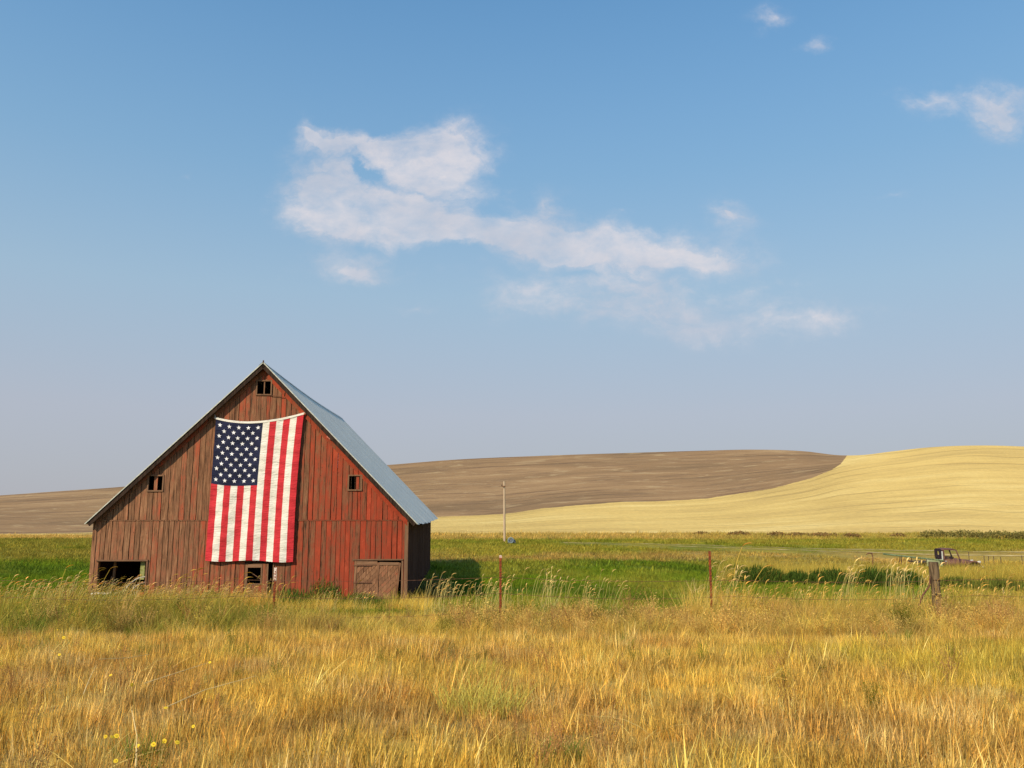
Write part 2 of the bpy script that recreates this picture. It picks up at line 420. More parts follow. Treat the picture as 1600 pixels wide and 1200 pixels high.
sd = n.node('ShaderNodeAttribute', attribute_name='sd').outputs['Fac']
gv = n.node('ShaderNodeAttribute', attribute_name='vg').outputs['Fac']
bv = n.node('ShaderNodeAttribute', attribute_name='vb').outputs['Fac']
al = n.node('ShaderNodeAttribute', attribute_name='along').outputs['Fac']
co = n.node('ShaderNodeTexCoord').outputs['Object']
def stripes(n, vv, k1, k2, seed, sc, det=3, dist=0.0):
    c = n.node('ShaderNodeCombineXYZ'); n.link(n.math('MULTIPLY', al, k1), c.inputs[0]); n.link(n.math('MULTIPLY', vv, k2), c.inputs[1]); c.inputs[2].default_value = seed
    return n.noise(c.outputs[0], sc, det, 0.6, dist)
g1 = stripes(n, gv, 0.010, 7, 1.0, 1.4, 6, 0.1)
g2 = stripes(n, gv, 0.022, 85, 5.0, 1.0, 5, 0.1)
g3 = n.noise(n.mapping(co, (0.03, 0.03, 0.03)), 1.0, 5, 0.6)
g5 = n.noise(co, 1.1, 6, 0.7)
gold = n.ramp(g1, [(0.30, (0.56, 0.39, 0.140)), (0.5, (0.71, 0.50, 0.170)), (0.72, (0.81, 0.61, 0.24))])
gold = n.mix(n.math('MULTIPLY', n.smooth(g2, 0.52, 0.64), 0.42), gold, (0.50, 0.35, 0.12))
gold = n.mix(n.math('MULTIPLY', n.smooth(g3, 0.52, 0.66), 0.30), gold, (0.55, 0.37, 0.12))
def tracks(n, vv, k, seed, wd):
    c = n.node('ShaderNodeCombineXYZ'); n.link(n.math('MULTIPLY', al, 0.010), c.inputs[0]); n.link(n.math('MULTIPLY', vv, 1.4), c.inputs[1]); c.inputs[2].default_value = seed
    wn = n.noise(c.outputs[0], 1.3, 3, 0.5)
    ph = n.math('ADD', n.math('MULTIPLY', vv, k), n.math('MULTIPLY', wn, 2.2))
    fr = n.math('ABSOLUTE', n.math('SUBTRACT', n.math('FRACT', ph), 0.5))
    line = n.math('SUBTRACT', 1.0, n.smooth(fr, 0.02, wd))
    brk = n.noise(n.mapping(co, (0.02, 0.02, 0.02), (seed, 0, 0)), 1.0, 4, 0.6)
    return n.math('MULTIPLY', line, n.smooth(brk, 0.42, 0.62))
tg = tracks(n, gv, 12.0, 2.0, 0.12); tb1 = tracks(n, bv, 13.0, 7.0, 0.14)
gold = n.mix(n.math('MULTIPLY', tg, 0.55), gold, (0.42, 0.28, 0.10))
gold = n.mix(1.0, gold, n.ramp(g5, [(0.25, (0.80, 0.80, 0.78)), (0.75, (1.15, 1.15, 1.1))]), 'MULTIPLY')
b1 = stripes(n, bv, 0.008, 5, 9.0, 1.6, 5, 0.6)
b2 = stripes(n, bv, 0.04, 46, 3.0, 1.0, 5, 0.5)
b4 = stripes(n, bv, 0.09, 26, 6.0, 1.0, 6, 0.8)
brown = n.ramp(b1, [(0.3, (0.225, 0.145, 0.075)), (0.55, (0.32, 0.20, 0.10)), (0.75, (0.42, 0.275, 0.14))])
brown = n.mix(n.math('MULTIPLY', n.smooth(b2, 0.54, 0.62), 0.42), brown, (0.15, 0.095, 0.06))
brown = n.mix(n.math('MULTIPLY', n.smooth(b4, 0.54, 0.70), 0.6), brown, (0.48, 0.35, 0.19))
brown = n.mix(n.math('MULTIPLY', tb1, 0.65), brown, (0.13, 0.08, 0.05))
brown = n.mix(1.0, brown, n.ramp(g5, [(0.25, (0.82, 0.82, 0.80)), (0.75, (1.15, 1.12, 1.1))]), 'MULTIPLY')
g4 = n.noise(n.mapping(co, (0.2, 0.2, 0.2)), 1.0, 4, 0.7)
edge = n.smooth(n.math('ADD', sd, n.math('MULTIPLY', n.math('SUBTRACT', g4, 0.5), 3.0)), -0.35, 0.35)
n.link(n.mix(edge, brown, gold), p.inputs['Base Color'])
hm = n.node('ShaderNodeMix'); n.link(edge, hm.inputs[0]); n.link(n.math('SUBTRACT', b2, n.math('MULTIPLY', tb1, .6)), hm.inputs[2]); n.link(n.math('SUBTRACT', g2, n.math('MULTIPLY', tg, .6)), hm.inputs[3])
bump(n, p, hm.outputs[0], 0.9, 0.5)
hills = grid_mesh('hills', XXa, YYa, ZZa, M_hill, None, None, {'sd': SD, 'vg': vg, 'vb': vb, 'along': along}); tag(hills, kind='structure')

# dirt lane: two pale wheel tracks
M_lane, n, p = principled('lane_dust', (0.55, 0.45, 0.27), 1.0, spec=0.0)
co = n.node('ShaderNodeTexCoord').outputs['Object']
n.link(n.ramp(n.noise(co, 1.3, 6, 0.7), [(0.35, (0.34, 0.28, 0.08)), (0.5, (0.50, 0.38, 0.16)), (0.65, (0.64, 0.50, 0.26))]), p.inputs['Base Color'])
lane_pts = [(880, 847.5), (960, 849), (1040, 851), (1130, 853.5), (1220, 856), (1310, 858.5), (1420, 860.5), (1520, 862), (1600, 863), (1700, 864)]
def ground_hit(px, py):
    d = ray(px, py); lo, hi = 3.0, 116.0
    f = lambda t: EYE + d[2] / d[1] * t - float(gz(d[0] / d[1] * t, t))
    for _ in range(50):
        m_ = (lo + hi) / 2
        if f(m_) > 0: lo = m_
        else: hi = m_
    return Vector((d[0] / d[1] * lo, lo, float(gz(d[0] / d[1] * lo, lo))))
lane_xyz = [ground_hit(a, b) for a, b in lane_pts]
lx = np.array([q.x for q in lane_xyz]); ly = np.array([q.y for q in lane_xyz])
tx = np.linspace(lx[0], lx[-1], 160); ty = np.interp(tx, lx, ly)
for k in range(3): ty = np.convolve(np.pad(ty, 6, mode='edge'), np.ones(13) / 13, 'valid')
mb = MB()
for off in (0.0, -3.0):
    b = len(mb.v)
    for i in range(len(tx)):
        wv = 0.26 * (0.8 + 0.5 * vnoise(np.array([tx[i]]), np.array([off]), 0.8, 5)[0])
        for yy in (ty[i] + off - wv, ty[i] + off, ty[i] + off + wv):
            mb.v.append((tx[i], yy, float(gz(tx[i], yy)) + 0.03))
    for i in range(len(tx) - 1):
        for k in range(2): mb.f.append((b+i*3+k, b+(i+1)*3+k, b+(i+1)*3+k+1, b+i*3+k+1))
lane = mb.build('dirt_lane', M_lane, None, True); tag(lane, kind='structure')

# ------------------------------------------------------------------ barn
def wood_material(name, paint_bias=0.0, grey=0.0, axis='z'):
    m, n, p = principled(name, rough=0.88, spec=0.15)
    tcn = n.node('ShaderNodeTexCoord'); co = tcn.outputs['Object']
    oi = n.node('ShaderNodeObjectInfo')
    rnd = oi.outputs['Random']
    off = n.node('ShaderNodeCombineXYZ'); n.link(n.math('MULTIPLY', rnd, 40.0), off.inputs[0]); n.link(n.math('MULTIPLY', rnd, 71.0), off.inputs[2])
    add = n.node('ShaderNodeVectorMath', operation='ADD'); n.link(co, add.inputs[0]); n.link(off.outputs[0], add.inputs[1])
    c2 = add.outputs[0]
    st = {'z': (1, 1, 0.06), 'x': (0.06, 1, 1), 'd': (1, 1, 1)}[axis]
    rot = (0, math.radians(45), 0) if axis == 'd' else (0, 0, 0)
    if axis == 'd': st = (1, 1, 0.08)
    grain = n.noise(n.mapping(c2, st, rot=rot), 21, 5, 0.75)
    fine = n.noise(n.mapping(c2, (1, 1, 0.25) if axis == 'z' else (1, 1, 1)), 22, 6, 0.75)
    blot = n.noise(n.mapping(c2, (1, 1, 0.45) if axis == 'z' else (1, 1, 1)), 2.6, 6, 0.68)
    sp = n.node('ShaderNodeSeparateXYZ'); n.link(co, sp.inputs[0])
    # paint survives better towards the right side and low down
    gx = n.math('ADD', n.math('MULTIPLY', sp.outputs[0], 0.052), 0.035)
    gzz = n.math('MULTIPLY', sp.outputs[2], -0.012)
    wear = n.math('ADD', n.math('ADD', n.math('MULTIPLY', blot, 1.15), gx), n.math('ADD', gzz, n.math('MULTIPLY', rnd, 0.34)))
    wear = n.math('ADD', wear, n.math('MULTIPLY', n.math('SUBTRACT', grain, 0.5), 1.5))
    wear = n.math('ADD', wear, n.math('MULTIPLY', n.math('SUBTRACT', fine, 0.5), 0.35))
    paint = n.smooth(wear, 0.50 - paint_bias, 1.12 - paint_bias)
    woodc = n.ramp(grain, [(0.34, (0.035, 0.017, 0.010)), (0.45, (0.19, 0.088, 0.045)), (0.58, (0.33, 0.170, 0.090)), (0.72, (0.56, 0.36, 0.21))])
    woodc = n.mix(n.math('ADD', n.math('MULTIPLY', n.smooth(blot, 0.35, 0.7), 0.45), grey, None, True), woodc, (0.19, 0.115, 0.070))
    redc = n.ramp(blot, [(0.3, (0.20, 0.025, 0.011)), (0.55, (0.33, 0.044, 0.019)), (0.75, (0.44, 0.085, 0.040))])
    redc = n.mix(n.math('MULTIPLY', n.smooth(fine, 0.55, 0.75), 0.35), redc, (0.30, 0.14, 0.09))
    c = n.mix(n.math('MULTIPLY', paint, 0.92), woodc, redc)
    # nail heads / knots: dark spots
    vor = n.node('ShaderNodeTexVoronoi', i_Scale=3.2); n.link(n.mapping(c2, (1.6, 0.01, 0.8)), vor.inputs['Vector'])
    knot = n.math('SUBTRACT', 1.0, n.smooth(vor.outputs['Distance'], 0.035, 0.095))
    c = n.mix(n.math('MULTIPLY', knot, 0.75), c, (0.05, 0.025, 0.015))
    c = n.mix(1.0, c, n.ramp(rnd, [(0.0, (0.82, 0.80, 0.80)), (0.5, (1.0, 0.99, 0.98)), (1.0, (1.16, 1.15, 1.14))]), 'MULTIPLY')
    n.link(c, p.inputs['Base Color'])
    bump(n, p, n.math('ADD', grain, n.math('MULTIPLY', fine, 0.5)), 0.55, 0.012)
    return m
M_wood = wood_material('red_barn_boards')
M_rake = wood_material('red_rake_trim', 0.16, axis='d')
M_door = wood_material('worn_door_boards', -0.62, 0.0, axis='d')
M_grey = wood_material('grey_bare_wood', -2.0, 0.45)
M_greyx = wood_material('grey_bare_wood_level', -2.0, 0.45, axis='x')
M_dark = worn('old_dark_wood', (0.022, 0.013, 0.009), (0.05, 0.03, 0.02), 20, stretch=(1, 1, .1))
M_side = worn('shade_darkened_side_boards', (0.045, 0.016, 0.008), (0.095, 0.036, 0.018), 20, .9, stretch=(1, 1, .06))  # shade of the right side wall is put into this dark brown
M_soil = worn('barn_floor_soil', (0.10, 0.07, 0.045), (0.16, 0.12, 0.08), 4)
M_iron = worn('rusty_iron', (0.09, 0.045, 0.03), (0.20, 0.09, 0.05), 30)

# galvanised roofing
M_roof, n, p = principled('galvanised_roof', (0.42, 0.45, 0.45), 0.55, 0.10, 0.4)
co = n.node('ShaderNodeTexCoord').outputs['Object']; oi = n.node('ShaderNodeObjectInfo')
a1 = n.noise(co, 1.2, 6, 0.65); a2 = n.noise(n.mapping(co, (1, 4, 1)), 5, 5, 0.7)
c = n.ramp(a1, [(0.3, (0.56, 0.54, 0.47)), (0.55, (0.64, 0.62, 0.54)), (0.75, (0.70, 0.68, 0.60))])
c = n.mix(n.math('MULTIPLY', n.smooth(a2, 0.60, 0.72), 0.35), c, (0.36, 0.34, 0.30))
c = n.mix(1.0, c, n.ramp(oi.outputs['Random'], [(0, (0.94, 0.94, 0.94)), (1, (1.05, 1.05, 1.05))]), 'MULTIPLY')
n.link(c, p.inputs['Base Color']); n.link(n.ramp(a2, [(0.3, (0.35,) * 3), (0.7, (0.6,) * 3)]), p.inputs['Roughness'])
bump(n, p, a1, 0.15, 0.02)

YAW = math.radians(3)
org = at(393, 815, 30.4)
barn = thing('barn', 'weathered red wooden barn with a steep grey metal roof and broken doors', 'barn', (org.x, 30.4, 0), YAW)
BM = Matrix.Translation((org.x, 30.4, 0)) @ Matrix.Rotation(YAW, 4, 'Z')
XL, XR, APX, APZ, EZ, DEPTH = -5.77, 5.87, 0.19, 8.98, 3.16, 18.0
SPLIT = 3.16
def gable(x):
    return APZ - (APX - x) * (APZ - EZ) / (APX - XL) if x < APX else APZ - (x - APX) * (APZ - EZ) / (XR - APX)
# openings in the facade: x0, x1, z0, z1
OPEN_LO = [(-5.50, -3.76, -0.5, 1.68), (-0.16, 0.88, -0.5, 1.66), (3.90, 5.66, -0.5, 1.68)]
OPEN_HI = [(-0.02, 0.49, 7.98, 8.48), (-3.88, -3.37, 4.29, 4.82), (3.61, 4.06, 4.33, 4.84)]
def board_edges(lo, hi, snaps, rnd):
    e = [lo]
    while e[-1] < hi - 0.12:
        e.append(e[-1] + rnd.uniform(0.165, 0.235))
    e[-1] = hi
    e = np.array(e)
    for s_ in snaps:
        k = int(np.argmin(abs(e - s_))); e[k] = s_
    e = sorted(set(np.round(e, 4)))
    return [e[0]] + [b for a, b in zip(e[:-1], e[1:]) if b - a > 0.05]
rnd = random.Random(5)
def make_board(x0, x1, zb0, zb1, zt0, zt1, ytop=0.0):
    t = 0.026; g = 0.005 + rnd.random() * 0.008
    y = -0.026 - rnd.random() * 0.012; lean = rnd.gauss(0, 0.006); warp = rnd.gauss(0, 0.006)
    xa, xb = x0 + g, x1 - g
    mb = MB()
    rows = 4
    vs = []
    for r in range(rows):
        q = r / (rows - 1)
        za = zb0 + (zt0 - zb0) * q; zb = zb1 + (zt1 - zb1) * q
        cup = warp * math.sin(q * math.pi)
        dxx = lean * (1 - q) 
        tw = rnd.gauss(0, 0.003)
        vs += [(xa + dxx, y + cup + tw, za), (xb + dxx, y + cup - tw, zb), (xb + dxx, y + cup + t, zb), (xa + dxx, y + cup + t, za)]
    mb.loft([vs[i*4:i*4+4] for i in range(rows)])
    return mb.build('board', M_wood, barn)
nb = 0
for level, opens, z0, z1f in (('lo', OPEN_LO, -0.25, None), ('hi', OPEN_HI, SPLIT + 0.03, gable)):
    snaps = [s_ for o in opens for s_ in (o[0], o[1])]
    ed = board_edges(XL + 0.02, XR - 0.02, snaps, rnd)
    if level == 'hi': ed = [e for e in ed]
    for a, b in zip(ed[:-1], ed[1:]):
        mid = (a + b) / 2
        segs = []
        if level == 'lo': segs = [(z0 , SPLIT - 0.012 - rnd.random() * 0.01)]
        else: segs = [(z0, None)]
        for (ox0, ox1, oz0, oz1) in opens:
            if ox0 - 0.01 <= mid <= ox1 + 0.01:
                s0, s1 = segs[0]
                segs = [(s0, oz0), (oz1, s1)] if oz0 > s0 + 0.05 else [(oz1, s1)]
        for s0, s1 in segs:
            j = rnd.uniform(-0.01, 0.01) if s0 > -0.2 and s0 in (1.68, 1.66) else 0
            if level == 'lo': make_board(a, b, s0 + j, s0 + j, s1, s1)
            else:
                ta, tb_ = (gable(a) - 0.02, gable(b) - 0.02) if s1 is None else (s1, s1)
                if a < APX < b and s1 is None: tb_ = ta = min(ta, tb_)
                if min(ta, tb_) - s0 < 0.05: 
                    if max(ta, tb_) - s0 < 0.1: continue
                    ta, tb_ = max(ta, s0 + 0.01), max(tb_, s0 + 0.01)
                make_board(a, b, s0, s0, ta, tb_)
            nb += 1
# drip ledge at the break between the two rows of boards
MB().box(XL, XR, -0.046, -0.004, SPLIT - 0.008, SPLIT + 0.026).build('ledge', M_wood, barn)
# nailers behind the gaps keep the facade opaque
mb = MB()
for z in (2.0, 2.9, 4.0, 5.1, 6.2, 7.3, 8.55):
    def hw(zz): return (APX - (APZ - zz) * (APX - XL) / (APZ - EZ) + 0.15, APX + (APZ - zz) * (XR - APX) / (APZ - EZ) - 0.15)
    a, b = (XL + .1, XR - .1) if z < EZ else hw(z)
    mb.box(a, b, 0.02, 0.07, z - 0.05, z + 0.05)
mb.build('nailer', M_dark, barn)
# posts inside
for x in (XL + 0.14, -3.66, -1.9, 1.05, 3.78, XR - 0.14):
    MB().box(x - 0.08, x + 0.08, 0.075, 0.235, -0.2, 3.0).build('post', M_grey, barn)
# corner boards
MB().box(XR - 0.11, XR + 0.03, -0.062, -0.036, -0.2, EZ - 0.04).build('corner_board', M_grey, barn)
MB().box(XL - 0.02, XL + 0.12, -0.062, -0.036, -0.2, EZ - 0.04).build('corner_board', M_wood, barn)
# rake trim boards nailed to the wall under the roof edge
for side in (-1, 1):
    xe = XL if side < 0 else XR
    for seg in range(3):
        q0, q1 = seg / 3, (seg + 1) / 3 - 0.003
        xa = APX + (xe - APX) * q0; xb = APX + (xe - APX) * q1
        za = APZ + (EZ - APZ) * q0; zb = APZ + (EZ - APZ) * q1
        wv = 0.20
        poly = [(xa, za - 0.02), (xa, za - 0.02 - wv), (xb, zb - 0.02 - wv), (xb, zb - 0.02)]
        if side > 0: pass
        else: poly = poly[::-1]
        MB().prism(poly, -0.066, -0.042).build('rake_trim', M_rake, barn)
# side and rear walls: narrow boards seen nearly edge-on
def wall_strip(name, pts_fn, length, top, step=0.2):
    mb = MB(); q = 0.0; r2 = random.Random(3)
    while q < length - 0.05:
        w_ = min(step * r2.uniform(.85, 1.15), length - q); o = r2.uniform(0, 0.014)
        mb.add(*pts_fn(q + 0.004, q + w_ - 0.004, o, top)); q += w_
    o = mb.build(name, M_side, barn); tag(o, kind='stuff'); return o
BF = [(0,3,2,1),(4,5,6,7),(0,1,5,4),(1,2,6,5),(2,3,7,6),(3,0,4,7)]
def side_fn(xw, sgn):
    def fn(a, b, o, top):
        x0, x1 = (xw, xw + 0.025 + o) if sgn > 0 else (xw - 0.025 - o, xw)
        return [(x0,a,-.25),(x1,a,-.25),(x1,b,-.25),(x0,b,-.25),(x0,a,top),(x1,a,top),(x1,b,top),(x0,b,top)], BF
    return fn
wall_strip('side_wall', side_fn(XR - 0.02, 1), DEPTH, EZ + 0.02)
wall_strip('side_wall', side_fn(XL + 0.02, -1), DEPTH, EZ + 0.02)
def back_fn(a, b, o, top):
    xa, xb = XL + a, XL + b
    return [(xa,DEPTH,-.25),(xb,DEPTH,-.25),(xb,DEPTH+.03,-.25),(xa,DEPTH+.03,-.25),
            (xa,DEPTH,gable(xa)),(xb,DEPTH,gable(xb)),(xb,DEPTH+.03,gable(xb)),(xa,DEPTH+.03,gable(xa))], BF
wall_strip('rear_wall', back_fn, XR - XL, None)
MB().box(XL + .05, XR - .05, 0.25, DEPTH - .1, -0.06, 0.04).build('dirt_floor', M_soil, barn)
# hay loft floor keeps the upper windows dark
MB().box(XL + .06, XR - .06, 0.24, DEPTH - .1, 3.0, 3.06).build('loft_floor', M_dark, barn)
MB().box(XL + .3, XR - .3, 6.0, 6.1, 0.04, 3.0).build('stall_partition', M_dark, barn)
# sill beam
# windows
def window(x0, x1, z0, z1, bars, boards):
    fw = 0.05
    mb = MB()
    mb.box(x0 - fw, x1 + fw, -0.07, -0.02 + 0.03, z1, z1 + fw); mb.box(x0 - fw, x1 + fw, -0.075, 0.01, z0 - fw, z0)
    mb.box(x0 - fw, x0, -0.068, 0.008, z0, z1); mb.box(x1, x1 + fw, -0.068, 0.008, z0, z1)
    f = mb.build('window_frame', M_grey, barn)
    for bx in bars: MB().box(bx - 0.02, bx + 0.02, -0.05, -0.02, z0 + .002, z1 - .002).build('mullion', M_grey, f)
    for (a, b) in boards: MB().box(a, b, -0.03, -0.005, z0 + .002, z1 - .002).build('slat', M_wood, f)
window(*OPEN_HI[0], [0.245], [])
window(*OPEN_HI[1], [], [(-3.68, -3.56)])
window(*OPEN_HI[2], [4.03], [(3.87, 3.98)])
# left opening: lintel, jamb
MB().box(-5.58, -3.70, -0.085, -0.045, 1.68, 1.735).build('lintel', M_greyx, barn)
MB().box(-3.76, -3.70, -0.07, 0.02, -0.2, 1.67).build('jamb', M_grey, barn)
MB().tube([(-5.12, 0.5, 1.62), (-5.16, 0.5, 0.1)], 0.05, 5).build('prop', M_grey, barn)
MB().tube([(-5.16, 0.42, 1.1), (-5.34, 0.4, 0.5)], 0.025, 5).build('prop', M_grey, barn)
MB().box(-4.02, -3.86, 0.10, 0.14, 1.0, 1.66).build('hanging_board', worn('mossy_board', (0.20, 0.22, 0.06), (0.33, 0.33, 0.14), 12), barn)
MB().tube([(-4.35, 1.2, 1.62), (-4.44, 1.1, 0.9)], 0.022, 5).build('prop', M_grey, barn)
MB().tube([(-4.12, 0.3, 1.15), (-4.45, 0.3, 0.75)], 0.03, 5).build('prop', M_grey, barn)
# middle door with a window hole
door = bpy.data.objects.new('door', None); COL.objects.link(door); door.parent = barn
door['label'] = 'narrow board door with a square hole under the flag'
def dbox(name, x0, x1, y0, y1, z0, z1, m, par): return MB().box(x0, x1, y0, y1, z0, z1).build(name, m, par)
dbox('board', -0.15, -0.045, -0.035, -0.01, -0.2, 1.575, M_grey, door)
for a, b in ((0.49, 0.60), (0.604, 0.715)): dbox('board', a, b, -0.035, -0.01, -0.2, 1.575, M_wood, door)
for a, b in ((-0.04, 0.13), (0.134, 0.30), (0.304, 0.486)): dbox('board', a, b, -0.035, -0.01, -0.2, 0.80, M_wood, door)
dbox('rail', -0.04, 0.486, -0.05, -0.02, 0.80, 0.85, M_greyx, door)
dbox('rail', -0.04, 0.486, -0.05, -0.02, 1.43, 1.565, M_greyx, door)
dbox('stile', 0.45, 0.488, -0.052, -0.036, 0.852, 1.428, M_grey, door)
dbox('stile', 0.68, 0.718, -0.055, -0.036, -0.2, 1.56, M_grey, door)
MB().tube([(-0.06, 0.15, 1.30), (0.42, 0.15, 0.98)], 0.016, 5).build('brace', M_grey, door)
dbox('jamb', 0.885, 0.925, -0.062, -0.036, -0.2, 1.62, M_grey, barn)
# right door: sagging, diagonal boards
rdoor = bpy.data.objects.new('door', None); COL.objects.link(rdoor); rdoor.parent = barn
rdoor['label'] = 'sagging low double door of diagonal bare boards'
def clip_poly(poly, nx, nz, d):
    out = []
    for i in range(len(poly)):
        a, b = poly[i], poly[(i+1) % len(poly)]
        da = a[0]*nx + a[1]*nz - d; db = b[0]*nx + b[1]*nz - d
        if da >= 0: out.append(a)
        if da * db < 0: t = da / (da - db); out.append((a[0] + (b[0]-a[0])*t, a[1] + (b[1]-a[1])*t))
    return out
def diag_leaf(quad):
    # quad counter-clockwise seen from the front (x right, z up)
    s2 = math.sqrt(.5); proj = [(-x + z) * s2 for x, z in quad]
    d = min(proj)
    k = 0
    while d < max(proj):
        w_ = rnd.uniform(0.12, 0.17)
        pl = clip_poly(quad, -s2, s2, d + 0.004); 
        if pl: pl = clip_poly(pl, s2, -s2, -(d + w_ - 0.004))
        if len(pl) >= 3:
            o = rnd.uniform(0, 0.008); MB().prism(pl, -0.045 - o, -0.022 - o).build('board', M_door, rdoor)
        d += w_
diag_leaf([(4.00, 0.02), (4.72, 0.0), (4.76, 1.50), (4.00, 1.52)])
diag_leaf([(4.80, 0.0), (5.42, -0.12), (5.56, 1.50), (4.84, 1.50)])
for poly in ([(3.90, -0.05), (3.995, -0.05), (3.995, 1.66), (3.91, 1.66)], [(4.72, -0.05), (4.80, -0.05), (4.84, 1.60), (4.76, 1.60)],
             [(5.40, -0.14), (5.475, -0.14), (5.645, 1.58), (5.565, 1.60)], [(4.0, 1.525), (4.755, 1.505), (4.76, 1.64), (4.0, 1.655)], [(4.845, 1.505), (5.56, 1.505), (5.565, 1.60), (4.845, 1.615)]):
    MB().prism(poly, -0.068, -0.047).build('frame_board', M_door if poly[0][1] < 1 else M_greyx, rdoor)
for z in (1.49, 0.86):
    MB().box(3.86, 4.56, -0.078, -0.069, z - 0.018, z + 0.018).build('strap_hinge', M_iron, rdoor)
MB().box(3.84, 5.72, -0.085, -0.045, 1.68, 1.73).build('lintel', M_greyx, barn)
MB().box(0 - 0.28, 0.90, -0.02, 0.005, 1.60, 1.66).build('lintel', M_dark, barn)  # dark header strip stands in for the shadowed gap beneath the flag
dbox('jamb', 5.67, 5.73, -0.065, -0.036, -0.2, 1.66, M_grey, barn)

# roof
RAKE = 0.30; RIDX, RIDZ = 0.22, 9.15
def roof_z(x): 
    return RIDZ - abs(x - RIDX) * ((RIDZ - 3.02) / (6.24 - RIDX) if x > RIDX else (RIDZ - 3.04) / (RIDX + 5.97))
xs_eave = {-1: -5.97, 1: 6.24}
sheetw = 0.64; ny = int(round((DEPTH + 2 * RAKE) / sheetw)); sheetw = (DEPTH + 2 * RAKE) / ny
def sag(y, q):   # old roof: slight hollow between the gables
    return -0.10 * math.sin(min(max(y / DEPTH, 0), 1) * math.pi) * (1 - 0.3 * q)
M_edge = worn('weathered_sheet_edge', (0.45, 0.46, 0.40), (0.60, 0.60, 0.52), 10, 0.6, 0.2)
for side in (-1, 1):
    xe = xs_eave[side]; slope_dir = Vector((xe - RIDX, 0, roof_z(xe) - RIDZ)); L = slope_dir.length; sd_ = slope_dir / L
    nrm = Vector((-sd_.z * side, 0, sd_.x * side)); nrm = nrm if nrm.z > 0 else -nrm
    for i in range(ny):
        ya = -RAKE + i * sheetw; yb = ya + sheetw + 0.03
        ribs = [0, .03, .06, .20, .23, .26, .40, .43, .46, .60, .63, .67]; hgt = [0, .009, 0, 0, .006, 0, 0, .006, 0, 0, .009, 0]
        lift = 0.002 + 0.004 * (i % 2) + (0.006 * rnd.random() if i < ny - 1 else 0.01)
        drop = rnd.uniform(-0.02, 0.05)
        rows = 6; vs = []; fs = []
        for r_ in range(rows):
            q = r_ / (rows - 1)
            for yb_, h_ in zip(ribs, hgt):
                yy = ya + yb_ / 0.67 * (yb - ya)
                P_ = Vector((RIDX, 0, RIDZ)) + sd_ * (q * (L + (drop if r_ == rows - 1 else 0))) + nrm * (h_ + lift + 0.02 + (0.008 * rnd.random() if r_ == rows-1 else 0))
                vs.append((P_.x, yy, P_.z + sag(yy, q)))
        m_ = len(ribs)
        for r_ in range(rows - 1):
            for k in range(m_ - 1): fs.append((r_*m_+k, r_*m_+k+1, (r_+1)*m_+k+1, (r_+1)*m_+k))
        o = mesh_ob('roof_sheet', vs, fs, M_roof, barn)
    # deck boards under the sheets
    mb = MB(); rows = 12
    for j in range(rows):
        q0, q1 = j / rows + 0.002, (j + 1) / rows - 0.006
        for i in range(16):
            ya = -RAKE + 0.015 + i * (DEPTH + 2*RAKE - .03) / 16; yb = ya + (DEPTH + 2*RAKE - .03) / 16
            pts = []
            for yy in (ya, yb):
                for q in (q0, q1):
                    base_ = Vector((RIDX, yy, RIDZ + sag(yy, q))) + sd_ * (q * (L - 0.03)); pts.append((base_ + nrm * 0.012, base_ - nrm * 0.016))
            (a1_, a2_), (b1_, b2_), (c1_, c2_), (d1_, d2_) = pts
            mb.add([a2_, b2_, d2_, c2_, a1_, b1_, d1_, c1_], BF)
    o = mb.build('roof_deck', M_dark, barn); tag(o, kind='stuff')
    # rafters at the gable edge and fascia strip
    for ya in (-RAKE + 0.02, DEPTH + RAKE - 0.07):
        base_ = [Vector((RIDX, ya, RIDZ)) , Vector((RIDX, ya, RIDZ)) + sd_ * (L - 0.05)]
        vs = []
        for b_ in base_:
            for yy in (0, 0.05):
                vs += [b_ + Vector((0, yy, 0)) - nrm * 0.02, b_ + Vector((0, yy, 0)) - nrm * 0.15]
        vs = [vs[1], vs[3], vs[7], vs[5], vs[0], vs[2], vs[6], vs[4]]
        MB().add(vs, BF).build('barge_board', M_dark, barn)  # dark colour stands in for the shaded soffit band under the roof edge
    vs = []
    for b_ in (Vector((RIDX, -RAKE - 0.012, RIDZ)) + nrm * 0.005, Vector((RIDX, -RAKE - 0.012, RIDZ)) + sd_ * (L + 0.01) + nrm * 0.005):
        for yy in (0, 0.02):
            vs += [b_ + Vector((0, yy, 0)) + nrm * 0.030, b_ + Vector((0, yy, 0)) - nrm * 0.002]
    vs = [vs[1], vs[3], vs[7], vs[5], vs[0], vs[2], vs[6], vs[4]]
    MB().add(vs, BF).build('edge_trim', M_edge, barn)
rc_ = MB()
for i in range(12):
    ya = -RAKE - .02 + i * (DEPTH + 2*RAKE + .04) / 12; yb = ya + (DEPTH + 2*RAKE + .04) / 12
    for s_ in (-1, 1):
        za, zb = RIDZ + sag(ya, 0) + 0.06, RIDZ + sag(yb, 0) + 0.06
        rc_.add([(RIDX, ya, za), (RIDX, yb, zb), (RIDX + s_ * .16, yb, zb - .15), (RIDX + s_ * .16, ya, za - .15)], [(0, 1, 2, 3)])
rc_.build('ridge_cap', M_roof, barn)
MB().tube([(RIDX, -RAKE + .02, RIDZ + .03), (RIDX, -RAKE + .02, RIDZ + .11)], 0.03, 6).build('finial', M_iron, barn)
# iron rod under the top window and loose sheet bits
MB().tube([(0.5, -0.08, 7.93), (1.02, -0.08, 7.86), (1.04, -0.08, 8.05)], 0.012, 5).build('iron_rod', M_iron, barn)
MB().box(1.86, 1.9, -0.09, -0.045, 7.15, 7.22).build('hook', M_iron, barn)
MB().tube([(2.02+.7, -0.09, 6.35), (2.16+.7, -0.12, 6.24)], 0.03, 6).build('hook', worn('faded_red_bit', (0.5, .15, .1), (.6, .25, .2)), barn)

